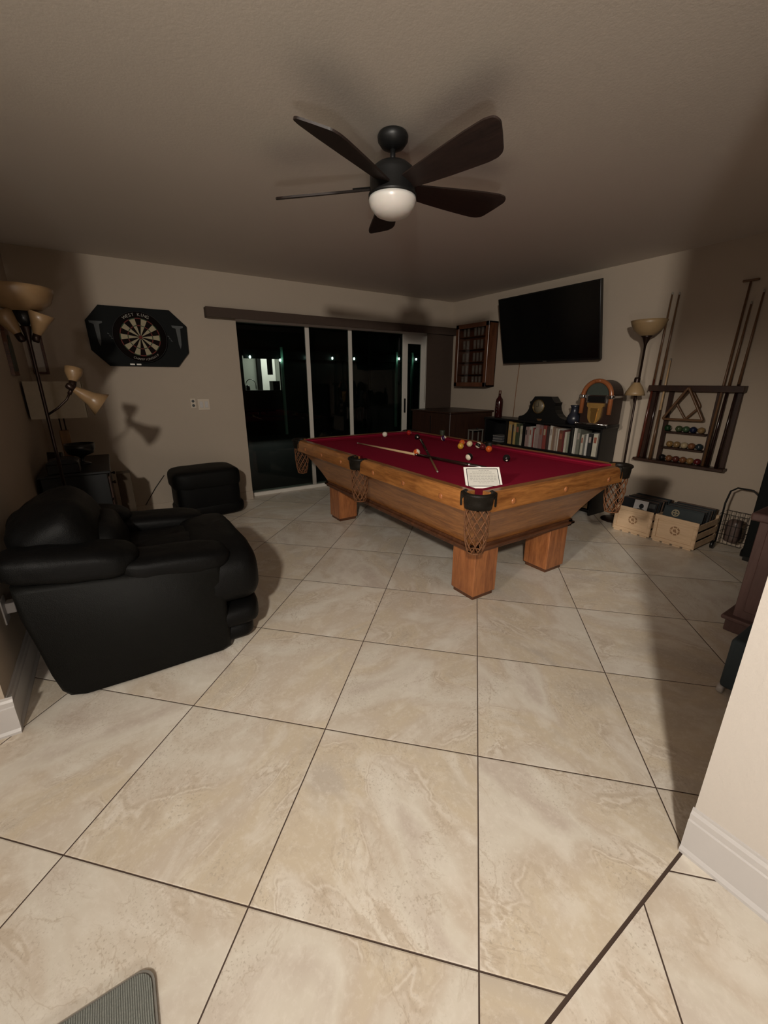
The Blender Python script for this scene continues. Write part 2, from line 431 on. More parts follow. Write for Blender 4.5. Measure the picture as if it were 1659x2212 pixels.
# ------------------------------------------------------------------ room
XR, XL, YB, YF, YLF, H = 4.37, -0.54, 4.909, 0.246, 1.93, 2.43
XW = 1.253
DX0, DX1, DZ = 1.285, 4.06, 2.02
def quad(mb, a, b, c, d): mb._add([a, b, c, d], [(0, 1, 2, 3)])
mb = MB()
mb.box(-3.2, XR + 0.15, YF, YB + 0.25, -0.06, 0)
mb.mi = 1; mb.box(-3.2, XW, -4, YF - 0.009, -0.06, 0)
mb.mi = 2; mb.box(-3.2, XW, YF - 0.009, YF, -0.06, -0.0015)
struct(mb, 'floor', [M['floor'], M['floor_hall'], M['grout']])
mb = MB(); mb.box(-3.2, XR + 0.15, -4, YB + 0.25, H, H + 0.1); struct(mb, 'ceiling', M['ceil'])
mb = MB()
mb.box(XL - 0.1, DX0, YB, YB + 0.25, 0, H); mb.box(DX0, DX1, YB, YB + 0.25, DZ, H); mb.box(DX1, XR + 0.15, YB, YB + 0.25, 0, H)
struct(mb, 'wall_back', M['wall'])
mb = MB(); mb.box(XR, XR + 0.15, YF - 0.12, YB, 0, H); struct(mb, 'wall_right', M['wall'])
mb = MB(); mb.box(XL - 0.1, XL, YLF, YB, 0, H); struct(mb, 'wall_left', M['wall'])
mb = MB(); mb.box(-3.2, XL - 0.1, YLF, YLF + 0.1, 0, H); struct(mb, 'wall_front_left', M['hallwall'])
mb = MB(); mb.box(XW + 0.12, XR, YF - 0.12, YF, 0, H); struct(mb, 'wall_front', M['wall'])
mb = MB(); mb.box(XW, XW + 0.12, -4, YF, 0, H); struct(mb, 'wall_hall_right', M['hallwall'])
mb = MB(); mb.box(-3.3, XW, -4.1, -4, 0, H); struct(mb, 'wall_hall_back', M['hallwall'])
mb = MB(); mb.box(-3.3, -3.2, -4, YLF, 0, H); struct(mb, 'wall_hall_left', M['hallwall'])
# baseboards: profile in (distance from wall, height)
BP = [(0, 0), (0.022, 0), (0.022, 0.010), (0.014, 0.020), (0.014, 0.122), (0.010, 0.126), (0.010, 0.146), (0.004, 0.155), (0.004, 0.163), (0, 0.165)]
BPS = [(0, 0), (0.014, 0), (0.014, 0.085), (0.009, 0.095), (0, 0.1)]
def base_y(name, x, sgn, y0, y1, prof, m=None):
    mb = MB(); mb.prism([(sgn * a, b) for a, b in prof], -y1, -y0, MXZ(x, 0, 0)); return struct(mb, name, m or M['trim'])
def base_x(name, y, sgn, x0, x1, prof, m=None):
    mb = MB(); mb.prism([(sgn * a, b) for a, b in prof], x0, x1, MYZ(0, y, 0)); return struct(mb, name, m or M['trim'])
base_y('baseboard_hall_right', XW, -1, -4, YF + 0.004, BP)
base_x('baseboard_front_left', YLF, -1, -3.2, XL + 0.022, BP)
base_y('baseboard_left', XL, 1, YLF + 0.001, YB, BP)
base_x('baseboard_back', YB, -1, XL, DX0 - 0.0, BPS, M['wall'])
base_y('baseboard_right', XR, -1, YF, YB, BPS, M['wall'])

# ---- sliding door (door_1): frame, stiles, panes
YD = YB + 0.15
door = thing('door_1', '', ''); del door['label']; del door['category']; door['kind'] = 'structure'
mb = MB()
mb.box(DX0, DX1, YD - 0.06, YD + 0.06, DZ - 0.035, DZ); mb.box(DX0, DX1, YD - 0.06, YD + 0.06, 0, 0.04)
mb.box(DX0, DX0 + 0.008, YD - 0.06, YD + 0.06, 0.04, DZ - 0.035); mb.box(DX1 - 0.06, DX1, YD - 0.06, YD + 0.06, 0.04, DZ - 0.035)
mb.build('door_frame', M['alu'], door)
def stile(x0, x1, y, m=None): MB().box(x0, x1, y - 0.015, y + 0.015, 0.04, DZ - 0.035, 0.002).build('stile', m or M['alu'], door)
stile(2.125, 2.175, YD - 0.02); stile(2.715, 2.765, YD - 0.02); stile(3.575, 3.66, YD - 0.02)
stile(3.04, 3.07, YD + 0.02, M['blkm'])
mb = MB(); mb.box(3.66, 4.0, YD - 0.035, YD - 0.005, 1.86, DZ - 0.035); mb.box(3.90, 4.0, YD - 0.035, YD - 0.005, 0.04, 1.86); mb.box(3.66, 3.90, YD - 0.035, YD - 0.005, 0.04, 0.25)
mb.build('insert_panel', M['alu'], door)
for a, b in ((DX0 + 0.008, 2.125), (2.175, 2.715), (2.765, 3.575), (3.66, 3.90)):
    MB().box(a, b, YD - 0.022, YD - 0.018, 0.04 if b < 3.7 else 0.25, DZ - 0.035 if b < 3.7 else 1.86).build('glass_pane', M['glass'], door)
MB().box(3.60, 3.625, YD - 0.05, YD - 0.035, 0.92, 1.12, 0.004).build('door_handle', M['blkm'], door)

# ---- outdoors: patio, far wing with a lit window, string of patio lights
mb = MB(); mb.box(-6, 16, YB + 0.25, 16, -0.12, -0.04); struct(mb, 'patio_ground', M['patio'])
far = thing('far_building', 'dark building across the patio with a lit kitchen window', 'building', (3.45, 11.1, -0.04))
mb = MB()
WX0, WX1, WZ0, WZ1 = 2.98, 3.97, 1.13, 1.97
def L(x, y, z): return (x - 3.45, y - 11.1, z + 0.04)
def lb(mb, x0, x1, y0, y1, z0, z1): a = L(x0, y0, z0); b = L(x1, y1, z1); mb.box(a[0], b[0], a[1], b[1], a[2], b[2])
lb(mb, -2, WX0, 11.1, 11.25, -0.04, 2.7); lb(mb, WX1, 12, 11.1, 11.25, -0.04, 2.7); lb(mb, WX0, WX1, 11.1, 11.25, -0.04, WZ0); lb(mb, WX0, WX1, 11.1, 11.25, WZ1, 2.7)
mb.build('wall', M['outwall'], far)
mb = MB()
lb(mb, 2.6, 6.6, 13.6, 13.7, -0.04, 2.7); lb(mb, 2.5, 2.6, 11.25, 13.7, -0.04, 2.7); lb(mb, 6.6, 6.7, 11.25, 13.7, -0.04, 2.7); lb(mb, 2.5, 6.7, 11.25, 13.7, 2.6, 2.7); lb(mb, 2.5, 6.7, 11.25, 13.7, -0.04, 0.0)
mb.build('interior', M['inwall'], far)
mb = MB(); lb(mb, 4.18, 4.62, 13.5, 13.6, 0, 2.58); mb.build('inner_door', M['inwhite'], far)
mb = MB(); lb(mb, 4.05, 4.16, 13.45, 13.6, 0, 2.58); mb.build('door_edge', M['blkm'], far)
mb = MB(); lb(mb, 3.78, 3.97, 11.3, 11.6, 1.10, 1.36); mb.build('microwave', M['blk'], far)
mb = MB(); lb(mb, 3.72, 3.80, 11.3, 11.5, 1.52, 2.1); mb.build('cabinet_edge', M['blkm'], far)
mb = MB(); f0 = L(3.1, 11.45, 1.1); mb.tube([(f0[0] + 0.13 - 0.13 * math.cos(a), f0[1], f0[2] + 0.16 + 0.14 * math.sin(a)) for a in [PI * k / 14 for k in range(15)]], 0.010, 8)
mb.cyl((f0[0], f0[1], f0[2] - 0.05), (f0[0], f0[1], f0[2] + 0.16), 0.012)
mb.cyl((f0[0] + 0.26, f0[1], f0[2] + 0.05), (f0[0] + 0.26, f0[1], f0[2] + 0.16), 0.014)
mb.build('faucet', M['chrome'], far)
mb = MB(); mb.pillow(L(3.15, 11.55, 1.16), (0.16, 0.12, 0.2), (0.8, 0.9)); mb.build('pot', M['blk'], far)
mb = MB(); q = L(2.98, 13.55, 1.83); mb.lathe([(0.001, 0), (0.17, 0), (0.17, 0.04), (0.14, 0.04), (0.14, 0.02), (0.001, 0.02)], 28, Matrix.Translation(q) @ Matrix.Rotation(PI / 2, 4, 'X')); mb.build('wall_clock', M['blkm'], far)
lamp('far_kitchen_light', 'AREA', (4.3, 12.6, 2.5), 60, (1.0, 0.93, 0.85), 0.8)
bulb0 = None
wd = ['first', 'second', 'third', 'fourth', 'fifth', 'sixth', 'seventh']
for k, p in enumerate(OUT_LIGHTS):
    if bulb0 is None:
        bulb0 = thing('patio_light', '', 'light', p, 0, 'small patio lights seen through the sliding door')
        MB().cbox(0, 0.018, 0.03, 0.02, 0.036, 0.02).build('socket', M['blkm'], bulb0)
        MB().pillow((0, 0, 0), (0.045, 0.045, 0.065), (1, 1), None, 14, 10).build('bulb', M['patio_bulb'], bulb0)
        b = bulb0
    else: b = dup(bulb0, p)
    b['label'] = 'small greenish-white patio light outside the glass, %s from the left' % wd[k]
tag(MB().box(3.0, 8.5, 11.035, 11.08, 1.90, 2.12).build('patio_beam', M['blkm']), 'dark horizontal beam carrying the patio lights', 'beam')
for k, (x, nm) in enumerate(((3.98, 'beside the lit window'), (7.62, 'left of the door insert'), (8.22, 'seen in the narrow insert pane'))):
    tag(MB().box(x - 0.03, x + 0.03, 11.02, 11.09, -0.04, 2.2).build('patio_post', M['green_post']), 'pale green post on the patio ' + nm, 'post')
    lamp('patio_glow', 'POINT', (x + (-0.02 if k == 0 else 0.02), 10.9, 1.96), 0.22, (0.35, 1.0, 0.7), 0.02)

# ------------------------------------------------------------------ ceiling fan
FX, FY = 1.28, 1.90
fan = thing('ceiling_fan', 'black five-blade ceiling fan with white glass light bowl', 'ceiling fan', (FX, FY, H))
MB().lathe([(0.001, -0.001), (0.064, -0.001), (0.070, -0.012), (0.068, -0.030), (0.052, -0.050), (0.018, -0.060), (0.001, -0.060)], 32).build('canopy', M['fanblk'], fan)
MB().lathe([(0.012, -0.05), (0.012, -0.13)], 16).build('downrod', M['fanblk'], fan)
MB().lathe([(0.001, -0.098), (0.022, -0.098), (0.030, -0.108), (0.036, -0.114), (0.075, -0.120), (0.098, -0.138), (0.106, -0.16), (0.106, -0.228), (0.113, -0.236), (0.113, -0.248), (0.001, -0.248)], 40).build('motor_housing', M['fanblk'], fan)
MB().lathe([(0.110, -0.248), (0.112, -0.262), (0.102, -0.290), (0.079, -0.313), (0.045, -0.327), (0.001, -0.332)], 40, cap=True).build('light_bowl', M['opal'], fan)
BL = None
def blade_bm():
    mb = MB()
    # leading / trailing outline along local +X, slanted rounded tip
    up = [(0.09, 0.040), (0.20, 0.056), (0.30, 0.067), (0.40, 0.076), (0.48, 0.082), (0.525, 0.080), (0.556, 0.066)]
    lo = [(0.590, 0.0), (0.612, -0.050), (0.600, -0.078), (0.56, -0.086), (0.46, -0.080), (0.34, -0.067), (0.20, -0.050), (0.09, -0.037)]
    mb.prism(rounded(up + lo, 0.012, 3), -0.004, 0.004, Matrix.Rotation(R(-19), 4, 'X'))
    return mb
for k, a in enumerate((207, 135, 63, -9, -81)):
    if k == 0:
        BL = blade_bm().build('blade', M['blade'], fan)
        BK = MB().cbox(0.14, 0, 0.008, 0.10, 0.035, 0.006, 0.002, M=Matrix.Rotation(R(-19), 4, 'X')).build('blade_bracket', M['fanblk'], BL)
        b = BL
    else:
        b = BL.copy(); C.objects.link(b); b.parent = fan
        bk_ = BK.copy(); C.objects.link(bk_); bk_.parent = b
    b.location = (0, 0, -0.205); b.rotation_euler = (0, 0, R(a))

# ------------------------------------------------------------------ pool table
TX0, TX1, TY0, TY1 = 1.50, 2.98, 1.425, 4.00
BED, RT = 0.768, 0.805
table = thing('pool_table', 'antique oak pool table with red felt and net pockets', 'pool table', ((TX0 + TX1) / 2, (TY0 + TY1) / 2, 0))
TCX, TCY = (TX0 + TX1) / 2, (TY0 + TY1) / 2
HX, HY = (TX1 - TX0) / 2, (TY1 - TY0) / 2
# legs
lx, ly, lw = HX - 0.265, HY - 0.245, 0.205
for sx in (-1, 1):
    for sy in (-1, 1):
        x0, x1 = sorted((sx * lx, sx * (lx - lw))); y0, y1 = sorted((sy * ly, sy * (ly - lw)))
        lg = MB().box(x0, x1, y0, y1, 0.028, 0.36, 0.004, 2).build('leg', M['oakZ'], table)
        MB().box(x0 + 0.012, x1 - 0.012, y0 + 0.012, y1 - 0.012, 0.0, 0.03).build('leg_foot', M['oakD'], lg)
# sloping apron : rings from the rail bottom down to the frame
def ring(mb, levels):
    vs = []; fs = []
    for hx, hy, z in levels:
        for sx, sy in ((-1, -1), (1, -1), (1, 1), (-1, 1)): vs.append((sx * hx, sy * hy, z))
    for k in range(len(levels) - 1):
        for i in range(4):
            j = (i + 1) % 4; fs.append((k * 4 + i, k * 4 + j, (k + 1) * 4 + j, (k + 1) * 4 + i))
    mb._add(vs, fs)
def apron(axis, sgn):
    mb = MB()
    lv = []
    for k in range(9):
        tt = k / 8; z = 0.70 - tt * 0.315
        d = 0.045 + 0.205 * (tt ** 0.92) + 0.012 * math.sin(PI * tt)
        lv.append((HX - d, HY - d, z))
    vs = []; fs = []
    if True:
        b0 = len(vs)
        for hx, hy, z in lv:
            if axis == 'X': vs += [(-hx, sgn * hy, z), (hx, sgn * hy, z), (hx - 0.02, sgn * (hy - 0.02), z), (-hx + 0.02, sgn * (hy - 0.02), z)]
            else: vs += [(sgn * hx, -hy, z), (sgn * hx, hy, z), (sgn * (hx - 0.02), hy - 0.02, z), (sgn * (hx - 0.02), -hy + 0.02, z)]
        for k in range(8):
            a = b0 + k * 4
            for i in range(4): fs.append((a + i, a + (i + 1) % 4, a + 4 + (i + 1) % 4, a + 4 + i))
        fs.append((b0, b0 + 1, b0 + 2, b0 + 3)); fs.append((b0 + 32, b0 + 33, b0 + 34, b0 + 35))
    bv, fc = mb._add(vs, fs)
    return mb
for sg_ in (-1, 1):
    apron('X', sg_).build('end_apron', M['oak'], table); apron('Y', sg_).build('side_apron', M['oakY'], table)
mb = MB()
for d, z0, z1 in ((0.235, 0.372, 0.392), (0.222, 0.356, 0.374), (0.236, 0.338, 0.357)):
    hx, hy = HX - d, HY - d
    for sg in (-1, 1):
        y0, y1 = sorted((sg * hy, sg * (hy - 0.05))); mb.box(-hx, hx, y0, y1, z0, z1, 0.004, 2)
        x0, x1 = sorted((sg * hx, sg * (hx - 0.05))); mb.box(x0, x1, -hy, hy, z0, z1, 0.004, 2)
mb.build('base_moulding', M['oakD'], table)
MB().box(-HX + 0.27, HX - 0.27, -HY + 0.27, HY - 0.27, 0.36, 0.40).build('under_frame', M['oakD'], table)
# bed and cushions
MB().box(-HX + 0.10, HX - 0.10, -HY + 0.10, HY - 0.10, BED - 0.05, BED).build('bed_cloth', M['felt'], table)
RW = 0.105; PC = 0.105; PM = 0.062        # rail width, corner gap, middle gap
def rail(name, along, side, a0, a1):
    """wooden rail section with rounded edge; child cushion with mitred ends"""
    prof = [(0, 0.70), (0.0, 0.765), (0.004, 0.785), (0.012, 0.799), (0.024, RT), (0.05, RT - 0.001), (RW - 0.03, RT - 0.002), (RW - 0.03, 0.70)]
    cush = [(RW - 0.031, RT - 0.002), (RW + 0.018, RT - 0.006), (RW + 0.026, RT - 0.014), (RW + 0.008, BED + 0.002), (RW - 0.031, BED - 0.01)]
    def pl(mb, pr, e0, e1):
        vs = []; n = len(pr)
        for (aa, e) in ((a0, e0), (a1, e1)):
            for d, z in pr:
                s2 = aa + e * max(0, d - (RW - 0.03)) * 1.0
                if along == 'Y': vs.append((side * (HX - d), s2, z))
                else: vs.append((s2, side * (HY - d), z))
        fs = [tuple(range(n)), tuple(reversed(range(n, 2 * n)))] + [(i, (i + 1) % n, n + (i + 1) % n, n + i) for i in range(n)]
        mb._add(vs, fs); return mb
    r_ = pl(MB(), prof, 0, 0).build(name, M['oakY'] if along == 'Y' else M['oak'], table)
    pl(MB(), cush, 1, -1).build('cushion', M['felt'], r_)
    return r_
for sd in (-1, 1):
    for (a0, a1) in ((-HY + PC, -PM), (PM, HY - PC)):
        r_ = rail('side_rail', 'Y', sd, a0, a1)
        for k in range(3):
            yy = a0 + (a1 - a0) * (0.17 + 0.33 * k)
            MB().lathe([(0.001, 0.006), (0.012, 0.005), (0.017, 0.002), (0.017, -0.001)], 16, Matrix.Translation((sd * HX, yy, 0.738)) @ Matrix.Rotation(sd * PI / 2, 4, 'Y')).build('rail_rosette', M['oakZ'], r_)
    r_ = rail('end_rail', 'X', sd, -HX + PC, HX - PC)
    for k in range(3):
        xx = -HX + PC + (2 * HX - 2 * PC) * (0.13 + 0.37 * k)
        MB().lathe([(0.001, 0.006), (0.012, 0.005), (0.017, 0.002), (0.017, -0.001)], 16, Matrix.Translation((xx, sd * HY, 0.738)) @ Matrix.Rotation(-sd * PI / 2, 4, 'X')).build('rail_rosette', M['oakZ'], r_)
# pockets: leather iron + knotted net
def pocket(cx, cy, ang, corner=True):
    # local: pocket centre at origin, outward = +x
    M0 = Matrix.Translation((cx, cy, 0)) @ Matrix.Rotation(ang, 4, 'Z')
    rr = 0.066
    mb = MB()
    A0, A1 = (R(-118), R(118)) if corner else (R(-100), R(100))
    n = 22
    def band(prof):
        vs = []; fs = []; m = len(prof)
        for k in range(n + 1):
            a = A0 + (A1 - A0) * k / n
            for r_, z in prof: vs.append(M0 @ Vector(((rr + r_) * math.cos(a), (rr + r_) * math.sin(a), z)))
        for k in range(n):
            for i in range(m): fs.append((k * m + i, k * m + (i + 1) % m, (k + 1) * m + (i + 1) % m, (k + 1) * m + i))
        fs.append(tuple(range(m))); fs.append(tuple(reversed(range(n * m, n * m + m))))
        mb._add(vs, fs, True)
    band([(-0.006, 0.765), (-0.006, 0.798), (0.000, 0.808), (0.012, 0.812), (0.022, 0.806), (0.024, 0.795), (0.014, 0.786), (0.012, 0.755), (0.008, 0.722), (0.0, 0.722)])
    # side lugs onto the rails
    for s_ in (-1, 1):
        a = A1 * s_
        c = M0 @ Vector(((rr + 0.006) * math.cos(a * 0.93), (rr + 0.012) * math.sin(a * 0.93), 0.765))
        mb.cbox(0, 0, 0, 0.036, 0.05, 0.082, 0.008, 2, Matrix.Translation(c) @ Matrix.Rotation(ang + a * 0.93, 4, 'Z'))
    p = mb.build('pocket', M['pocket'], table)
    # net of crossing leather strands, tapering to the bottom
    mb = MB(); N = 9
    def rad(z):
        tt = (0.72 - z) / 0.26
        return 0.066 * (1.0 - 0.10 * tt - 0.42 * max(0, tt - 0.55) ** 1.5 * 2.2)
    for dirn in (-1, 1):
        for k in range(N):
            pts = []; rs = []
            for q_ in range(19):
                z = 0.735 - 0.265 * q_ / 18
                a = 2 * PI * (k + dirn * q_ / 18 * 3.6) / N
                rd = rad(z) + 0.001 * dirn
                pts.append(M0 @ Vector((rd * math.cos(a), rd * math.sin(a), z))); rs.append(0.0034)
            mb.tube(pts, rs, 6)
    mb.tube([M0 @ Vector((rad(0.47) * math.cos(a), rad(0.47) * math.sin(a), 0.468)) for a in [2 * PI * k / 20 for k in range(20)]], 0.005, 6, closed=True)
    for a in (0.0, 1.05, 2.1):
        e = rad(0.47)
        mb.tube([M0 @ Vector((e * math.cos(a), e * math.sin(a), 0.468)), M0 @ Vector((0, 0, 0.452)), M0 @ Vector((-e * math.cos(a), -e * math.sin(a), 0.468))], 0.004, 6)
    mb.build('net', M['net'], p)
    mb = MB()
    mb.lathe([(0.001, BED - 0.006), (0.060, BED - 0.006), (0.060, BED - 0.05), (0.001, BED - 0.052)], 24, Matrix.Translation((cx, cy, 0)))
    # dark throat in the bed
    mb.lathe([(0.001, BED + 0.0008), (0.056, BED + 0.0008), (0.056, BED - 0.03)], 24, Matrix.Translation((cx, cy, 0)), cap=False)
    mb.build('pocket_hole', M['blk'], p)
o = 0.058
for sx in (-1, 1):
    for sy in (-1, 1): pocket(sx * (HX - o), sy * (HY - o), math.atan2(sy, sx))
    pocket(sx * (HX - 0.035), 0, 0 if sx > 0 else PI, False)
# ---- balls
def ball_mat(name, col, stripe=False):
    t = NT('ball_' + name); v = t.coords(); s_ = t.node('ShaderNodeSeparateXYZ', None, Vector=v)
    if stripe:
        m_ = t.math('LESS_THAN', t.math('ABSOLUTE', s_.outputs[2]), 0.0145)
        c = t.mix(m_, (0.80, 0.72, 0.55), col)
    else:
        # small white number disc on the side
        dd = t.math('SQRT', t.math('ADD', t.math('POWER', s_.outputs[0], 2.0), t.math('POWER', s_.outputs[2], 2.0)))
        m_ = t.math('MULTIPLY', t.math('LESS_THAN', dd, 0.0075), t.math('LESS_THAN', s_.outputs[1], 0.0))
        c = t.mix(m_, col, (0.75, 0.70, 0.58)) if name != 'white' else t.mix(0.0, col, col)
    return t.fin(c, 0.12)
BR = 0.0285
ball_me = {}
def ball(name, col, loc, label, stripe=False, rot=(0, 0, 0.5), group='pool balls on the red felt'):
    key = (name, stripe)
    if key not in ball_me:
        mb = MB(); mb.pillow((0, 0, 0), (2 * BR,) * 3, (1, 1), None, 28, 18)
        o_ = mb.build('pool_ball', ball_mat(name + ('_stripe' if stripe else ''), col, stripe)); ball_me[key] = o_.data
    else: o_ = bpy.data.objects.new('pool_ball', ball_me[key]); C.objects.link(o_)
    o_.location = loc; o_.rotation_euler = rot
    return tag(o_, label, 'pool ball', group)
ORANGE = (0.62, 0.11, 0.02); YEL = (0.68, 0.36, 0.04); CR = (0.80, 0.68, 0.42); BLK = (0.01, 0.008, 0.008); RED = (0.38, 0.02, 0.015); MAR = (0.10, 0.012, 0.015); GRN = (0.008, 0.035, 0.012); BLU = (0.008, 0.012, 0.035); PUR = (0.04, 0.01, 0.06)
zb = BED + BR
ball('white', (0.8, 0.75, 0.62), (2.52, 3.87, zb), 'white cue ball near the far end cushion')
ball('red', RED, (2.83, 3.84, zb), 'red ball near the far right corner pocket')
ball('black8', BLK, (2.69, 3.50, zb), 'small black ball by the end of the dark cue', rot=(0, 0, -0.5))
ball('purple', PUR, (2.86, 3.27, zb), 'dark striped ball close to the far right cushion', True, (1.2, 0.3, 0.6))
ball('yellow', YEL, (2.63, 2.77, zb), 'yellow ball in front of the cluster of balls')
ball('orange', ORANGE, (2.80, 2.93, zb), 'orange-red ball half hidden behind the yellow ball')
ball('cream', CR, (2.80, 2.83, zb), 'cream yellow ball in the middle of the cluster', rot=(0, 0, 2.5))
ball('black8', BLK, (2.805, 2.72, zb), 'black and yellow striped ball at the right of the cluster', True, (0.4, 0.3, 0.6))
ball('maroon', MAR, (2.77, 2.63, zb), 'maroon ball between the cluster and the orange ball')
ball('orange', ORANGE, (2.72, 2.51, zb), 'bright orange ball right of the cluster near the right cushion', rot=(0, 0, 2.2))
ball('black', BLK, (2.30, 2.32, zb), 'black and white striped ball in the middle of the near half', True, (0.0, 1.35, 0.15))
ball('black8', BLK, (2.50, 2.12, zb), 'black eight ball nearest the framed certificate on the right', rot=(0.5, 0, -0.75))
ball('orange', ORANGE, (2.085, 2.715, zb), 'orange and white striped ball touching the light cue', True, (0.9, 0.5, 0.3))
# ---- cues on the table
def cue(name, p0, p1, label, shaft, butt, split=0.52, r0=0.0065, r1=0.0145, group=None, cat='pool cue', ring=True):
    p0 = Vector(p0); p1 = Vector(p1); d = p1 - p0; Ln = d.length
    q = d.to_track_quat('Z', 'Y')
    root = thing(name, label, cat, p0, 0, group); root.rotation_mode = 'QUATERNION'; root.rotation_quaternion = q
    rm = r0 + (r1 - r0) * split
    MB().tube([(0, 0, 0.02), (0, 0, Ln * split)], [r0, rm], 12).build('shaft', shaft, root)
    MB().tube([(0, 0, 0), (0, 0, 0.02)], [r0 * 0.92, r0], 12).build('tip', M['whiteprint'], root)
    MB().tube([(0, 0, Ln * split), (0, 0, Ln)], [rm, r1], 12).build('butt', butt, root)
    if ring:
        MB().tube([(0, 0, Ln * split - 0.012), (0, 0, Ln * split + 0.012)], [rm + 0.0008] * 2, 12).build('joint_collar', M['chrome'], root)
        MB().tube([(0, 0, Ln * 0.90), (0, 0, Ln * 0.915)], [r1 * 0.93 + 0.001] * 2, 12).build('butt_ring', M['chrome'], root)
    return root
cue('pool_cue', (2.00, 3.57, BED + 0.009), (2.125, 1.98, BED + 0.017), 'cue with light maple shaft lying lengthwise on the red felt', M['cueL'], M['cueD'], 0.55)
cue('pool_cue', (1.795, 2.10, BED + 0.008), (2.63, 3.36, BED + 0.0165), 'dark cue lying slantwise under the light cue on the felt', M['cueB'], M['cueD'], 0.54)
# ---- certificate card standing at the near corner
cert = thing('framed_certificate', 'white framed certificate with black border standing on the near corner', 'framed certificate', (1.752, 1.626, BED), R(-33))
tilt = Matrix.Rotation(R(-50), 4, 'X')
MB().cbox(0, 0, 0.078, 0.215, 0.006, 0.156, 0.001, M=tilt).build('card', M['paper'], cert)
mb = MB()
for (x0, x1, z0, z1) in ((-0.094, 0.094, 0.012, 0.016), (-0.094, 0.094, 0.139, 0.143), (-0.094, -0.090, 0.012, 0.143), (0.090, 0.094, 0.012, 0.143)):
    mb.box(x0, x1, -0.0042, -0.003, z0, z1, M=tilt)
mb.build('border', M['blk'], cert)
MB().box(-0.087, 0.087, -0.0038, -0.003, 0.019, 0.136, M=tilt).build('printed_sheet', plain('cert_paper', (0.62, 0.60, 0.54), 0.7, var=0.03), cert)
mb = MB(); random.seed(3)
for r_ in range(9):
    z = 0.128 - r_ * 0.0115
    wdt = (0.04, 0.06, 0.075, 0.078, 0.078, 0.078, 0.078, 0.06, 0.03)[r_]
    x = -wdt + (0.02 if r_ == 0 else 0)
    while x < wdt:
        l_ = random.uniform(0.008, 0.02)
        mb.box(x, min(x + l_, wdt), -0.0044, -0.0036, z - 0.0016, z + 0.0016, M=tilt); x += l_ + 0.004
mb.build('lettering', plain('cert_ink', (0.36, 0.35, 0.32), 0.8), cert)
MB().cbox(0, 0.075, 0.03, 0.05, 0.004, 0.06).build('easel_back', M['blk'], cert)

# ------------------------------------------------------------------ dartboard cabinet on the back wall
DBX, DBZ = 0.36, 1.762
db = thing('dartboard', 'dartboard in a black octagonal backboard with side dart holders', 'dartboard', (DBX, YB, DBZ))
mb = MB()
oct_ = [(-0.30, 0.262), (0.285, 0.262), (0.425, 0.125), (0.415, -0.125), (0.30, -0.262), (-0.29, -0.262), (-0.415, -0.125), (-0.42, 0.125)]
mb.prism(oct_, 0.001, 0.03, MXZ())
mb.build('backboard', M['blkm'], db)
D0 = -0.03
def dlathe(prof, seg=40): return MB().lathe([(r_, z) for r_, z in prof], seg, Matrix.Translation((0, 0, 0)) @ Matrix.Rotation(PI / 2, 4, 'X'))
dlathe([(0.001, 0.03), (0.228, 0.03), (0.228, 0.062), (0.001, 0.062)], 48).build('board', M['segb'], db)
def seg_ring(r0, r1, ms, y):
    mb = MB()
    for k in range(20):
        mb.mi = k % 2
        a0 = R(-9 + 18 * k); a1 = R(9 + 18 * k)
        pts = []
        for (rr_, aa) in ((r0, a0), (r1, a0), (r1, (a0 + a1) / 2), (r1, a1), (r0, a1), (r0, (a0 + a1) / 2)):
            pts.append((rr_ * math.sin(aa), y, rr_ * math.cos(aa)))
        mb._add(pts, [(0, 1, 2, 3, 4, 5)])
    return mb.build('scoring_segments', ms, db)
seg_ring(0.016, 0.099, [M['segb'], M['cream']], -0.0635); seg_ring(0.099, 0.107, [M['segr'], M['segg']], -0.0636)
seg_ring(0.107, 0.162, [M['segb'], M['cream']], -0.0635); seg_ring(0.162, 0.170, [M['segr'], M['segg']], -0.0636)
dlathe([(0.001, 0.062), (0.016, 0.062), (0.016, 0.0645), (0.001, 0.0645)], 20).build('bullseye', M['segr'], db)
mb = MB(); mb.tube([(0.226 * math.cos(a), -0.063, 0.226 * math.sin(a)) for a in [2 * PI * k / 48 for k in range(48)]], 0.003, 6, closed=True)
for k in range(20):
    a = R(9 + 18 * k); mb.cyl((0.016 * math.sin(a), -0.064, 0.016 * math.cos(a)), (0.172 * math.sin(a), -0.064, 0.172 * math.cos(a)), 0.0007, seg=5)
mb.build('wire_spider', M['wire'], db)
def arc_text(s, rad, a_mid, step, size, m, flip=False):
    for i, ch in enumerate(s):
        if ch == ' ': continue
        a = a_mid + (i - (len(s) - 1) / 2) * step * (-1 if flip else 1)
        o_ = text('lettering', ch, size, m, db, (rad * math.sin(a), -0.0645, rad * math.cos(a)), (PI / 2, 0, 0))
        o_.rotation_euler = (Matrix.Rotation(a + (PI if flip else 0), 3, 'Y') @ Matrix.Rotation(PI / 2, 3, 'X')).to_euler()
arc_text('WEST KING', 0.198, R(-4), R(7.2), 0.038, M['whiteprint'])
arc_text('CHAMPIONSHIP', 0.200, R(172), R(5.6), 0.028, M['whiteprint'], True)
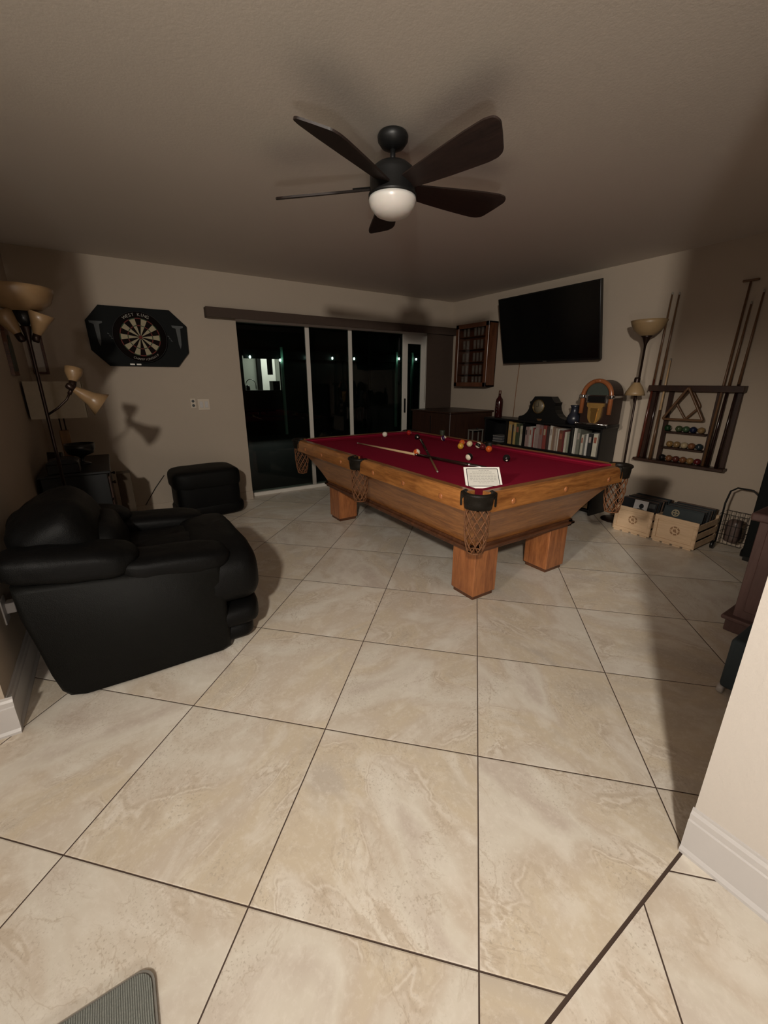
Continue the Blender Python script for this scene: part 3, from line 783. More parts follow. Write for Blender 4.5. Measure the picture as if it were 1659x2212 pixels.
# winged side marks and dart holders
for sx in (-1, 1):
    mb = MB()
    dd = [(-0.060, 0.115), (0.055, 0.115), (0.055, 0.100), (0.025, 0.090), (0.018, -0.06), (0.004, -0.10), (-0.008, -0.06), (-0.02, 0.088), (-0.055, 0.098)]
    mb.prism([(sx * 0.34 + x_ * 0.9 * (1 if sx > 0 else 1), z_ + 0.01) for x_, z_ in dd], 0.030, 0.034, MXZ())
    mb.build('dart_emblem', M['greyprint'], db)
    mb = MB()
    for q_ in range(3): mb.prism([(sx * 0.252 + 0.012 * (q_ - 1), 0.03 - 0.02 * q_), (sx * 0.252 + 0.012 * (q_ - 1) + 0.02, 0.015 - 0.02 * q_), (sx * 0.252 + 0.012 * (q_ - 1), 0.02 - 0.02 * q_)], 0.030, 0.0325, MXZ())
    mb.build('small_mark', M['greyprint'], db)
mb = MB(); mb.box(-0.125, -0.085, -0.036, -0.030, -0.252, -0.238, 0.002); mb.box(-0.070, -0.030, -0.036, -0.030, -0.252, -0.238, 0.002)
mb.build('chalk', M['paper'], db)

# light switch plates
swp = thing('light_switch', 'wide beige switch plate with rocker switches right of the dartboard', 'light switch', (0.86, YB, 1.12))
MB().cbox(0, -0.003, 0, 0.118, 0.006, 0.116, 0.002, 2).build('plate', M['sw'], swp)
for x in (-0.026, 0.026): MB().cbox(x, -0.008, 0, 0.032, 0.006, 0.066, 0.002, 2).build('rocker', M['trim'], swp)
sw2 = thing('wall_outlet', 'narrow beige dimmer plate left of the wide switch plate', 'switch plate', (0.755, YB, 1.135))
MB().cbox(0, -0.003, 0, 0.05, 0.006, 0.10, 0.002, 2).build('plate', M['sw'], sw2)
for z in (-0.022, 0.022): MB().lathe([(0.001, 0.008), (0.014, 0.008), (0.015, 0.004)], 16, Matrix.Translation((0, 0, z)) @ Matrix.Rotation(PI / 2, 4, 'X')).build('knob', M['greyprint'], sw2)

# valance and blind
val = thing('window_valance', 'long brown valance over the sliding door', 'valance', (2.66, YB, 1.985))
MB().box(-1.685, 1.69, -0.11, -0.095, 0, 0.095, 0.002).build('front_board', M['brown_fabric'], val)
MB().box(-1.685, 1.69, -0.095, 0, 0.082, 0.095).build('top_board', M['brown_fabric'], val)
MB().box(-1.685, -1.675, -0.095, 0, 0, 0.082).build('end_board', M['brown_fabric'], val)
bl = thing('vertical_blind', 'dark brown vertical blind stacked at the right of the sliding door', 'blind', (4.08, YB - 0.05, 0))
for k in range(5):
    MB().box(-0.235 + k * 0.10, -0.125 + k * 0.10, -0.030 + 0.008 * k, -0.027 + 0.008 * k, 0.03, 1.99, M=Matrix.Identity(4)).build('vane', M['brown_fabric'], bl)
MB().cyl((-0.26, -0.03, 1.1), (-0.255, -0.03, 1.95), 0.004, seg=8).build('wand', M['alu'], bl)

# ------------------------------------------------------------------ wall-hung display cabinet, TV, cord
dc = thing('display_cabinet', 'brown wooden wall cabinet with rows of shot glasses behind glass', 'display cabinet', (XR, 4.335, 1.29))
D = 0.15; hw = 0.305; hh = 0.80
mb = MB(); mb.box(-0.012, -0.001, -hw, hw, 0, hh); mb.box(-D, -0.001, -hw, -hw + 0.018, 0, hh); mb.box(-D, -0.001, hw - 0.018, hw, 0, hh); mb.box(-D, -0.001, -hw, hw, 0, 0.018); mb.box(-D, -0.001, -hw, hw, hh - 0.018, hh)
mb.build('case', M['cherry'], dc)
mb = MB(); mb.box(-D - 0.02, -D, -hw, -hw + 0.055, 0, hh, 0.003); mb.box(-D - 0.02, -D, hw - 0.055, hw, 0, hh, 0.003); mb.box(-D - 0.02, -D, -hw, hw, 0, 0.055, 0.003); mb.box(-D - 0.02, -D, -hw, hw, hh - 0.055, hh, 0.003)
dr = mb.build('door', M['cherry'], dc)
mb = MB(); mb.box(-D - 0.011, -D - 0.008, -hw + 0.05, hw - 0.05, 0.05, hh - 0.05); mb.build('door_pane', M['clear'], dr)
for k in range(1, 5): MB().box(-D + 0.01, -0.012, -hw + 0.018, hw - 0.018, k * hh / 5 - 0.003, k * hh / 5 + 0.003).build('shelf', M['cherry'], dc)
glass0 = None
t = NT('shot_glass_glass'); t.bump(t.noise(t.coords(), 20, 2), 0.05, 0.002); M['shot'] = t.fin((0.30, 0.27, 0.24), 0.15, Alpha=0.45)
rown = ['top', 'second', 'middle', 'fourth', 'bottom']
for rI in range(5):
    for cI, yy in enumerate((0.20, 0.13, 0.0, -0.065, -0.13)):
        z = 1.29 + (4 - rI) * hh / 5 + (0.003 if rI < 4 else 0.018)
        p = (XR - 0.10, 4.335 + yy, z)
        if glass0 is None:
            glass0 = tag(MB().lathe([(0.001, 0.006), (0.014, 0.006), (0.019, 0.112), (0.020, 0.112), (0.018, 0.0), (0.001, 0.0)], 14).build('tall_glass', M['shot'], None), '', 'glass', 'tall glasses in the wall cabinet'); g_ = glass0
        else: g_ = glass0.copy(); C.objects.link(g_)
        g_.location = p
        g_['label'] = 'tall clear glass on the %s shelf of the wall cabinet, %s from the left' % (rown[rI], wd[cI])
tv = thing('television', 'large flat black television tilted down from the right wall', 'television', (4.19, 3.17, 1.93))
tm = Matrix.Rotation(R(14), 4, 'Y')      # top leans into the room
TW, TH = 1.265, 0.735
MB().box(-0.022, 0.022, -TW / 2, TW / 2, -TH / 2, TH / 2, 0.004, 2, M=tm.inverted()).build('casing', M['blk'], tv)
MB().box(-0.0236, -0.0225, -TW / 2 + 0.012, TW / 2 - 0.012, -TH / 2 + 0.022, TH / 2 - 0.012, M=tm.inverted()).build('screen', M['screen'], tv)
MB().cbox(-0.0235, 0.02, -TH / 2 + 0.010, 0.003, 0.05, 0.008, 0.001, M=tm.inverted()).build('logo', M['chrome'], tv)
mb = MB(); mb.box(0.13, 0.178, -0.2, 0.2, -0.15, 0.15); mb.box(0.02, 0.15, -0.06, -0.03, -0.02, 0.02); mb.box(0.02, 0.15, 0.03, 0.06, -0.02, 0.02); mb.build('wall_mount', M['fanblk'], tv)
MB().tube([(a_ - 4.19, b_ - 3.17, c_ - 1.93) for a_, b_, c_ in ((4.36, 3.62, 1.72), (4.36, 3.63, 1.55), (4.362, 3.645, 1.3), (4.36, 3.65, 1.1), (4.362, 3.655, 0.92))], 0.0045, 6).build('hanging_cord', M['cord'], tv)

# ------------------------------------------------------------------ bookcase, books and what stands on it
BX0, BX1, BY0, BY1, BT = 4.07, 4.352, 2.285, 3.86, 0.92
bc = thing('bookcase', 'low black bookcase against the right wall behind the pool table', 'bookcase', (4.21, 3.07, 0))
def B_(x0, x1, y0, y1, z0, z1): return (x0 - 4.21, x1 - 4.21, y0 - 3.07, y1 - 3.07, z0, z1)
MB().box(*B_(BX0 - 0.01, BX1, BY0 - 0.01, BY1 + 0.01, BT - 0.022, BT), 0.003).build('top', M['black_wood'], bc)
for y in (BY0, BY1 - 0.02): MB().box(*B_(BX0, BX1, y, y + 0.02, 0, BT - 0.022)).build('side_panel', M['black_wood'], bc)
for y in (3.235, 2.612, 3.50): MB().box(*B_(BX0 + 0.005, BX1, y, y + 0.018, 0.06, BT - 0.022)).build('divider', M['black_wood'], bc)
MB().box(*B_(BX1 - 0.006, BX1, BY0, BY1, 0.04, BT - 0.022)).build('back_panel', M['black_wood'], bc)
for z in (0.04, 0.33, 0.60): MB().box(*B_(BX0 + 0.003, BX1 - 0.006, BY0 + 0.02, BY1 - 0.02, z, z + 0.018)).build('shelf', M['black_wood'], bc)
SH = 0.618
books = [(3.49, 3.439, 0.893, 'ochre yellow', (0.40, 0.24, 0.08)), (3.432, 3.413, 0.855, 'black', (0.02, 0.018, 0.015)), (3.410, 3.378, 0.879, 'mustard yellow', (0.42, 0.29, 0.10)), (3.372, 3.323, 0.872, 'dark green', (0.05, 0.06, 0.03)), (3.314, 3.266, 0.85, 'cream', (0.42, 0.38, 0.28)),
 (3.226, 3.196, 0.846, 'rose grey', (0.30, 0.20, 0.18)), (3.194, 3.167, 0.849, 'pale pink', (0.36, 0.25, 0.22)), (3.163, 3.137, 0.855, 'pale grey', (0.42, 0.40, 0.36)), (3.132, 3.109, 0.843, 'dark red', (0.20, 0.03, 0.025)), (3.106, 3.085, 0.83, 'light grey', (0.36, 0.33, 0.29)), (3.083, 3.036, 0.889, 'grey pink', (0.28, 0.20, 0.18)), (3.032, 2.989, 0.879, 'mauve', (0.22, 0.13, 0.12)), (2.983, 2.942, 0.883, 'brick red', (0.22, 0.045, 0.035)), (2.938, 2.908, 0.877, 'dark brown', (0.05, 0.025, 0.02)), (2.905, 2.871, 0.89, 'white', (0.50, 0.46, 0.40)), (2.869, 2.851, 0.877, 'tan', (0.26, 0.17, 0.11)), (2.849, 2.828, 0.872, 'brown and white', (0.20, 0.13, 0.10)), (2.823, 2.805, 0.866, 'pale tan', (0.36, 0.30, 0.24)), (2.802, 2.787, 0.858, 'short white', (0.48, 0.45, 0.40)), (2.785, 2.733, 0.846, 'wide chestnut brown', (0.13, 0.05, 0.03)), (2.730, 2.711, 0.85, 'maroon', (0.12, 0.02, 0.02)), (2.704, 2.680, 0.838, 'ivory', (0.45, 0.42, 0.34)), (2.675, 2.654, 0.815, 'grey green', (0.22, 0.23, 0.17)), (2.652, 2.636, 0.852, 'near black', (0.03, 0.03, 0.025)),
 (2.608, 2.589, 0.89, 'bright white', (0.60, 0.57, 0.50)), (2.585, 2.568, 0.888, 'off-white', (0.46, 0.43, 0.38)), (2.564, 2.531, 0.881, 'olive grey', (0.14, 0.14, 0.11)), (2.514, 2.488, 0.828, 'beige', (0.40, 0.37, 0.30)), (2.484, 2.463, 0.826, 'slate', (0.12, 0.12, 0.11)), (2.461, 2.440, 0.843, 'silver white', (0.48, 0.46, 0.42)), (2.435, 2.396, 0.847, 'black', (0.015, 0.015, 0.015)), (2.388, 2.340, 0.849, 'thick cream', (0.44, 0.41, 0.33)), (2.334, 2.312, 0.847, 'grey', (0.14, 0.13, 0.11))]
random.seed(11)
for k, (ya, yb, top, cn, col) in enumerate(books):
    sec = 'left' if k < 5 else ('middle' if k < 24 else 'right')
    idx = k if k < 5 else (k - 5 if k < 24 else k - 24)
    ordn = ['first', 'second', 'third', 'fourth', 'fifth', 'sixth', 'seventh', 'eighth', 'ninth', 'tenth', 'eleventh', 'twelfth', 'thirteenth', 'fourteenth', 'fifteenth', 'sixteenth', 'seventeenth', 'eighteenth', 'nineteenth'][idx]
    th = ya - yb - 0.0015; h_ = top - SH; dp = random.uniform(0.17, 0.22); fx = BX0 + 0.018 + random.uniform(0, 0.02)
    b = thing('book', '%s book, %s from the left in the %s bookcase section' % (cn, ordn, sec), 'book', (fx, (ya + yb) / 2, SH), 0, 'books on the upper shelf of the bookcase')
    cm = plain('cover_%d' % k, col, 0.55, var=0.15)
    MB().box(0, 0.004, -th / 2, th / 2, 0, h_, 0.0015).build('spine', cm, b)
    mb = MB(); mb.box(0.003, dp, -th / 2, -th / 2 + 0.002, 0, h_); mb.box(0.003, dp, th / 2 - 0.002, th / 2, 0, h_); mb.build('cover', cm, b)
    MB().box(0.004, dp - 0.005, -th / 2 + 0.002, th / 2 - 0.002, 0.003, h_ - 0.004).build('pages', M['paper'], b)
    if th > 0.024: MB().box(-0.0008, 0.0005, -th * 0.3, th * 0.3, h_ * 0.6, h_ * 0.85).build('title_band', plain('band_%d' % (k % 4), [(0.35, 0.3, 0.2), (0.04, 0.03, 0.03), (0.3, 0.25, 0.22), (0.25, 0.08, 0.05)][k % 4], 0.6), b)
# small stack of cases in the open left cell
for k in range(5):
    tag(MB().cbox(0, 0, 0.008, 0.15, 0.14 - 0.012 * (k % 2), 0.015, 0.001, M=Matrix.Rotation(0.12 * (k % 3) - 0.1, 4, 'Z')).build('disc_case', plain('case_%d' % (k % 2), [(0.16, 0.15, 0.14), (0.07, 0.07, 0.075)][k % 2], 0.4)),
        'flat grey case in the open left bookcase cell, %s of stack' % ['bottom', 'second from bottom', 'middle', 'second from top', 'top'][k], 'case', 'stack of cases in the bookcase').location = (4.17, 3.66, SH + 0.0165 * k)
# basket low in the bookcase
bk2 = thing('wicker_basket', 'brown wicker basket on the bottom shelf of the bookcase', 'basket', (4.19, 2.44, 0.058))
t = NT('wicker'); wv = t.node('ShaderNodeTexWave', {'bands_direction': 'Z'}, Vector=t.coords(), Scale=38.0, Distortion=2.0); t.bump(wv.outputs['Fac'], 0.8, 0.004)
M['wicker'] = t.fin(t.mix(wv.outputs['Fac'], (0.10, 0.05, 0.02), (0.36, 0.22, 0.10)), 0.7)
mb = MB(); mb.box(-0.105, 0.10, -0.12, -0.11, 0, 0.17); mb.box(-0.105, 0.10, 0.11, 0.12, 0, 0.17); mb.box(-0.105, -0.095, -0.12, 0.12, 0, 0.17); mb.box(0.09, 0.10, -0.12, 0.12, 0, 0.17); mb.box(-0.105, 0.10, -0.12, 0.12, 0, 0.01); mb.build('body', M['wicker'], bk2)
mb = MB(); mb.tube([(-0.1, -0.115, 0.172), (0.095, -0.115, 0.172), (0.095, 0.115, 0.172), (-0.1, 0.115, 0.172)], 0.008, 8, closed=True); mb.build('rim', M['wicker'], bk2)
# bottle
bo = thing('liquor_bottle', 'dark red glass bottle on the left end of the bookcase', 'bottle', (4.15, 3.715, BT))
MB().lathe([(0.001, 0), (0.044, 0), (0.047, 0.01), (0.047, 0.19), (0.040, 0.225), (0.018, 0.255), (0.0145, 0.27), (0.014, 0.30), (0.001, 0.30)], 24).build('body', M['redglass'], bo)
MB().lathe([(0.001, 0.33), (0.014, 0.33), (0.017, 0.325), (0.017, 0.29)], 16, cap=False).build('stopper', M['cherry'], bo)
mb = MB()
for k in range(4): mb.cyl((-0.0475, -0.012, 0.06 + k * 0.035), (-0.0475, -0.002, 0.078 + k * 0.035), 0.003, seg=6)
mb.build('label_marks', M['greyprint'], bo)
# mantel clock
ck = thing('mantel_clock', 'black camelback mantel clock with a round cream dial on the bookcase', 'mantel clock', (4.16, 3.045, BT))
half = [(0.315, 0), (0.315, 0.035), (0.30, 0.045), (0.27, 0.050), (0.235, 0.065), (0.20, 0.095), (0.175, 0.135), (0.163, 0.18), (0.172, 0.215), (0.150, 0.222), (0.118, 0.262), (0.108, 0.275), (0, 0.275)]
outl = [(-x, z) for x, z in half] + [(x, z) for x, z in reversed(half[:-1])]
MB().prism(outl, -0.055, 0.065, MYZ()).build('case', M['black_wood'], ck)
rotX = Matrix.Rotation(-PI / 2, 4, 'Y')
MB().lathe([(0.001, 0), (0.072, 0), (0.072, 0.004), (0.001, 0.004)], 32, Matrix.Translation((-0.055, 0.045, 0.165)) @ rotX).build('dial', plain('dial', (0.17, 0.14, 0.09), 0.4), ck)
mb = MB(); mb.tube([(-0.060, 0.045 + 0.074 * math.cos(a), 0.165 + 0.074 * math.sin(a)) for a in [2 * PI * k / 32 for k in range(32)]], 0.005, 8, closed=True); mb.build('bezel', plain('brass', (0.25, 0.16, 0.06), 0.35, metal=0.8), ck)
mb = MB(); mb.box(-0.0605, -0.0595, 0.043, 0.047, 0.165, 0.215); mb.box(-0.0605, -0.0595, 0.045, 0.078, 0.163, 0.167)
for k in range(12):
    a = 2 * PI * k / 12; mb.cbox(-0.0598, 0.045 + 0.058 * math.cos(a), 0.165 + 0.058 * math.sin(a), 0.001, 0.005, 0.005)
mb.build('hands_and_marks', M['blk'], ck)
mb = MB(); mb.prism([(-0.02, 0.03), (0.055, 0.03), (0.035, 0.008), (-0.005, 0.008)], -0.058, -0.055, MYZ()); mb.build('name_plate', M['cueB'], ck)
# vase
vs = thing('ceramic_vase', 'dark blue ceramic vase between mantel clock and jukebox', 'vase', (4.15, 2.665, BT))
MB().lathe([(0.001, 0), (0.045, 0), (0.064, 0.025), (0.070, 0.055), (0.062, 0.090), (0.042, 0.12), (0.036, 0.15), (0.040, 0.18), (0.050, 0.198), (0.046, 0.198), (0.034, 0.16), (0.001, 0.15)], 32).build('body', M['bluevase'], vs)
# jukebox
jb = thing('tabletop_jukebox', 'tabletop jukebox radio with orange arch on the bookcase', 'jukebox', (4.03, 2.375, BT))
jw = 0.165; jz = 0.30
def arch(wd_, z0, zc, n=20): return [(-wd_, z0), (wd_, z0)] + [(wd_ * math.cos(PI * k / n), zc + wd_ * math.sin(PI * k / n)) for k in range(n + 1)]
MB().prism(arch(jw - 0.012, 0.0, jz), 0.012, 0.20, MYZ()).build('body', plain('jukebox_brown', (0.022, 0.010, 0.007), 0.4), jb)
mb = MB(); pts = [(0, -jw + 0.02, 0.13), (0, -jw + 0.02, jz)] + [(0, -(jw - 0.02) * math.cos(PI * k / 18), jz + (jw - 0.02) * math.sin(PI * k / 18)) for k in range(1, 18)] + [(0, jw - 0.02, jz), (0, jw - 0.02, 0.13)]
mb.tube(pts, 0.021, 12); mb.build('lit_arch', M['orange'], jb)
for s_ in (-1, 1): MB().cbox(-0.004, s_ * (jw - 0.02), 0.295, 0.052, 0.050, 0.035, 0.006, 2).build('chrome_clamp', M['chrome'], jb)
MB().cbox(-0.004, 0, jz + jw - 0.02, 0.05, 0.06, 0.03, 0.008, 2).build('top_emblem', M['orange'], jb)
MB().box(0.012, 0.202, -jw + 0.008, -jw + 0.0125, 0.285, 0.305).build('side_trim', M['chrome'], jb)
MB().prism(arch(jw - 0.055, 0.31, jz + 0.02), 0.004, 0.013, MYZ()).build('upper_window', plain('dim_green_glass', (0.05, 0.06, 0.05), 0.2), jb)
MB().box(0.0, 0.013, -0.09, 0.09, 0.245, 0.30, 0.003).build('title_strip_window', M['blk'], jb)
mb = MB(); mb.box(-0.004, 0.013, -0.102, -0.090, 0.235, 0.315, 0.003); mb.box(-0.004, 0.013, 0.090, 0.102, 0.235, 0.315, 0.003); mb.build('window_trim', M['chrome'], jb)
gp = [(-0.085, 0.235), (0.085, 0.235), (0.085, 0.205), (0.070, 0.19)] + [(0.066 * math.cos(PI * k / 14), 0.120 - 0.085 * math.sin(PI * k / 14)) for k in range(15)] + [(-0.070, 0.19), (-0.085, 0.205)]
MB().prism(gp, -0.008, 0.013, MYZ()).build('gold_grille', M['gold'], jb)
MB().prism([(y_ * 0.45, 0.06 + (z_ - 0.06) * 0.72) for y_, z_ in gp], -0.013, -0.006, MYZ()).build('grille_scroll', plain('gold_scroll', (0.35, 0.2, 0.06), 0.35, metal=0.8), jb)
MB().box(-0.03, 0.19, -jw - 0.004, jw - 0.0, 0.0, 0.035, 0.006, 2).build('base', M['blk'], jb)
mb = MB(); mb.tube([(-0.04, -jw + 0.0, 0.035), (-0.046, 0, 0.038), (-0.04, jw - 0.0, 0.035)], 0.008, 8); mb.pillow((-0.04, -jw + 0.005, 0.035), (0.028,) * 3, (1, 1), None, 12, 8); mb.pillow((-0.04, jw - 0.005, 0.035), (0.028,) * 3, (1, 1), None, 12, 8); mb.pillow((-0.046, 0.01, 0.036), (0.02, 0.09, 0.022), (1, 1), None, 12, 8)
mb.build('chrome_bar', M['chrome'], jb)

# big brown trunk in the far right corner, small white table beside
tk = thing('corner_cabinet', 'dark brown cabinet in the far corner under the display cabinet', 'cabinet', (4.03, 4.36, 0))
MB().box(-0.44, 0.32, -0.36, 0.44, 0.05, 0.965, 0.006).build('body', M['rackw'], tk)
MB().box(-0.46, 0.33, -0.38, 0.45, 0.965, 0.985, 0.004).build('top', M['rackw'], tk)
MB().box(-0.42, 0.30, -0.34, 0.42, 0, 0.05).build('plinth', M['black_wood'], tk)
mb = MB(); mb.box(-0.446, -0.44, 0.02, 0.03, 0.10, 0.92); mb.build('door_gap', M['blk'], tk)
st = thing('side_table', 'small white metal side table beside the brown corner cabinet', 'side table', (3.98, 3.925, 0))
MB().box(-0.10, 0.10, -0.045, 0.045, 0.745, 0.76, 0.002).build('top', M['dullwhite'], st)
for sx in (-1, 1):
    for sy in (-1, 1): MB().box(sx * 0.09 - 0.006, sx * 0.09 + 0.006, sy * 0.037 - 0.006, sy * 0.037 + 0.006, 0, 0.745).build('leg', M['dullwhite'], st)
tag(MB().lathe([(0.001, 0), (0.012, 0), (0.012, 0.02), (0.006, 0.024), (0.001, 0.024)], 14).build('small_jar', M['blk']), 'tiny black jar on the small white side table', 'jar').location = (3.98, 3.90, 0.76)
tag(MB().lathe([(0.001, 0), (0.03, 0), (0.03, 0.72), (0.033, 0.75), (0.033, 0.765), (0.001, 0.765)], 20).build('candle_column', plain('dark_olive', (0.05, 0.055, 0.035), 0.5)), 'slim olive green column in front of the brown corner cabinet', 'column').location = (3.50, 3.945, 0) if False else (3.92, 4.12 - 0.19, 0) if False else (3.515, 4.05, 0)

# ------------------------------------------------------------------ right torchiere floor lamp
fl = thing('floor_lamp', 'bronze torchiere floor lamp with amber bowl between bookcase and cue rack', 'floor lamp', (4.17, 2.075, 0))
MB().lathe([(0.001, 0), (0.125, 0), (0.125, 0.012), (0.10, 0.022), (0.02, 0.03), (0.001, 0.03)], 32).build('base', M['bronze'], fl)
MB().lathe([(0.0095, 0.03), (0.0095, 0.9), (0.0095, 1.70)], 12).build('pole', M['bronze'], fl)
MB().lathe([(0.010, 1.66), (0.016, 1.69), (0.034, 1.735), (0.048, 1.75), (0.001, 1.752)], 20).build('socket_cup', M['bronze'], fl)
MB().lathe([(0.040, 1.748), (0.075, 1.765), (0.112, 1.80), (0.136, 1.845), (0.146, 1.878), (0.142, 1.878), (0.130, 1.845), (0.105, 1.803), (0.070, 1.77), (0.03, 1.755)], 36, cap=False).build('bowl_shade', M['amber2'], fl)
rh = MB().lathe([(0.001, 1.395), (0.022, 1.395), (0.026, 1.38), (0.026, 1.345)], 16, Matrix.Translation((-0.03, 0.0, 0)), cap=False).build('reading_head', M['bronze'], fl)
MB().lathe([(0.026, 1.35), (0.055, 1.31), (0.078, 1.262), (0.084, 1.235), (0.080, 1.235), (0.052, 1.305), (0.02, 1.345)], 28, Matrix.Translation((-0.03, 0.0, 0)), cap=False).build('reading_shade', M['amber2'], rh)
MB().pillow((-0.03, 0, 1.275), (0.05, 0.05, 0.075), (1, 1), None, 16, 10).build('bulb', M['opal'], rh)
MB().tube([(-0.03, 0, 1.36), (-0.015, 0.01, 1.20), (0, 0, 1.15)], 0.006, 8).build('arm', M['bronze'], fl)

# ------------------------------------------------------------------ cue rack on the right wall
RX = XR
rk = thing('cue_rack', 'dark wooden wall rack for cues and pool balls', 'cue rack', (RX, 1.68, 0.62))
def Rk(y0, y1, z0, z1, d, name, m='oakD', bev=0.003): return MB().box(-d, -0.001, y0 - 1.68, y1 - 1.68, z0 - 0.62, z1 - 0.62, bev).build(name, M[m], rk)
Rk(1.31, 2.04, 1.272, 1.325, 0.075, 'top_rail', 'rackw')
Rk(1.31, 2.055, 0.62, 0.645, 0.10, 'bottom_shelf', 'rackw')
for y in (1.345, 1.485, 1.855, 2.0): Rk(y - 0.018, y + 0.018, 0.645, 1.272, 0.03, 'upright', 'rackw')
for z in (0.905, 0.762): Rk(1.503, 1.837, z, z + 0.014, 0.075, 'ball_shelf', 'rackw'); 
cols = [[('green', GRN, 'dark green', 1.818), ('olive', (0.05, 0.07, 0.03), 'olive', 1.725), ('teal', (0.04, 0.075, 0.035), 'pale green', 1.668), ('navy', BLU, 'navy', 1.611), ('tan', (0.22, 0.14, 0.06), 'tan', 1.550)],
        [('gold', (0.24, 0.14, 0.05), 'gold', 1.775), ('tan', (0.22, 0.14, 0.06), 'tan', 1.716), ('sand', (0.38, 0.30, 0.18), 'sand coloured', 1.655), ('rust', (0.17, 0.07, 0.03), 'rust', 1.597), ('slate', (0.02, 0.03, 0.035), 'slate', 1.538)],
        [('black8', BLK, 'black', 1.815), ('rust', (0.17, 0.07, 0.03), 'rust', 1.757), ('redd', (0.09, 0.025, 0.018), 'dark red', 1.699), ('rust', (0.17, 0.07, 0.03), 'brown-orange', 1.641), ('gold', (0.36, 0.20, 0.06), 'gold', 1.583), ('maroon', MAR, 'maroon', 1.526)]]
for rI, (row, z) in enumerate(zip(cols, (0.919, 0.776, 0.645))):
    for k, (nm, col, cn, y) in enumerate(row):
        ball(nm, col, (RX - 0.042, y, z + BR), '%s ball on the %s ball shelf of the wall rack, %s from the left' % (cn, ['upper', 'middle', 'lowest'][rI], wd[k]), False, (0.3 * k, 0.5, 1.2 * k), 'pool balls on the wall rack')
# cues standing in the rack
def rcue(y, ztop, label, sh, bt, y2=None, xx=0.06):
    cue('pool_cue', (RX - 0.03, y2 if y2 is not None else y, ztop), (RX - xx, y, 0.646), label, sh, bt, 0.5, 0.006, 0.014, 'cues standing in the wall rack', ring=False)
rcue(2.022, 2.11, 'light brown long cue, leftmost in the wall rack', M['cueB'], M['cueR'], 2.005)
rcue(1.965, 2.10, 'brown long cue, second from the left in the wall rack', M['cueB'], M['cueD'], 1.948)
rcue(1.912, 1.56, 'short pale cue, third from the left in the wall rack', M['cueL'], M['cueB'], 1.915)
rcue(1.44, 1.955, 'slim light cue, middle one of the right-hand three', M['cueB'], M['cueD'], 1.418)
rcue(1.375, 2.03, 'thick brown cue, rightmost in the wall rack', M['cueB'], M['cueD'], 1.357)
br = thing('bridge_stick', 'dark bridge stick with crossbar head in the right side of the rack', 'bridge stick', (RX - 0.05, 1.475, 0.646))
MB().cyl((-0.01, 0, 0), (0.018, -0.02, 1.46), 0.011, 0.007, 12).build('shaft', M['cueB'], br)
MB().cbox(0.018, -0.02, 1.462, 0.016, 0.105, 0.016, 0.003).build('crossbar', M['cueB'], br)
# triangle and diamond ball racks hanging
def frame(name, label, pts, r_, x, m):
    mb = MB(); mb.tube([(x, y, z) for y, z in pts], r_, 8, closed=True, smooth=True)
    return tag(mb.build(name, m, None, origin=(x, pts[0][0], pts[0][1])), label, 'ball rack')
frame('triangle_rack', 'wooden triangle ball rack hanging in the middle of the cue rack', rounded([(1.695, 1.31), (1.855, 1.03), (1.535, 1.035)]), 0.011, RX - 0.10, M['cueB'])
frame('diamond_rack', 'wooden diamond ball rack hanging behind the triangle rack', rounded([(1.695, 1.305), (1.785, 1.165), (1.692, 1.035), (1.597, 1.15)]), 0.010, RX - 0.045, M['cueB'])

# ------------------------------------------------------------------ record crates
crate0 = thing('record_crate', 'pine crate full of records, left of the two', 'crate', (3.90, 1.777, 0), 0, 'pine crates of records by the right wall')
cw, cd, ch = 0.335, 0.42, 0.245
def endpanel(x, s_):
    e = MB().box(min(x, x + s_ * 0.010), max(x, x + s_ * 0.010), -cw / 2 + 0.004, cw / 2 - 0.004, 0.012, ch - 0.004).build('end_panel', M['pine'], crate0)
    mb = MB(); xa, xb = sorted((x - s_ * 0.012, x))
    mb.box(xa, xb, -cw / 2, cw / 2, ch - 0.035, ch, 0.002); mb.box(xa, xb, -cw / 2, cw / 2, 0.012, 0.04, 0.002); mb.box(xa, xb, -cw / 2, -cw / 2 + 0.03, 0.04, ch - 0.035, 0.002); mb.box(xa, xb, cw / 2 - 0.03, cw / 2, 0.04, ch - 0.035, 0.002)
    mb.build('end_frame', M['pine'], e)
    return e
e = endpanel(0.012, 1); endpanel(cd - 0.012, -1)
M['stamp'] = plain('brown_stamp', (0.27, 0.15, 0.075), 0.7)
mb = MB()
def annulus(mb, r0, r1, x, cy, cz, n=32, gaps=0):
    for k in range(n):
        if gaps and k % gaps == 0: continue
        a0 = 2 * PI * k / n; a1 = 2 * PI * (k + 1) / n
        mb._add([(x, cy + r0 * math.cos(a0), cz + r0 * math.sin(a0)), (x, cy + r1 * math.cos(a0), cz + r1 * math.sin(a0)), (x, cy + r1 * math.cos(a1), cz + r1 * math.sin(a1)), (x, cy + r0 * math.cos(a1), cz + r0 * math.sin(a1))], [(0, 1, 2, 3)])
annulus(mb, 0.026, 0.040, 0.0112, 0, 0.13, 32, 5)
mb._add([(0.0112, -0.016, 0.115), (0.0112, 0.012, 0.12), (0.0112, 0.016, 0.14), (0.0112, -0.006, 0.148)], [(0, 1, 2, 3)])
mb.build('round_stamp', M['stamp'], e)
for s_ in (-1, 1):
    for z in (0.02, 0.095, 0.17):
        y0, y1 = sorted((s_ * cw / 2, s_ * (cw / 2 - 0.009))); MB().box(0.0, cd, y0, y1, z, z + 0.052, 0.001).build('side_slat', M['pine'], crate0)
for k in range(4):
    y = -cw / 2 + 0.02 + k * 0.08; MB().box(0.0, cd, y, y + 0.06, 0.0, 0.012).build('bottom_slat', M['pine'], crate0)
crate1 = dup(crate0, (3.90, 1.425, 0), 0, 'pine crate full of records, right of the two')
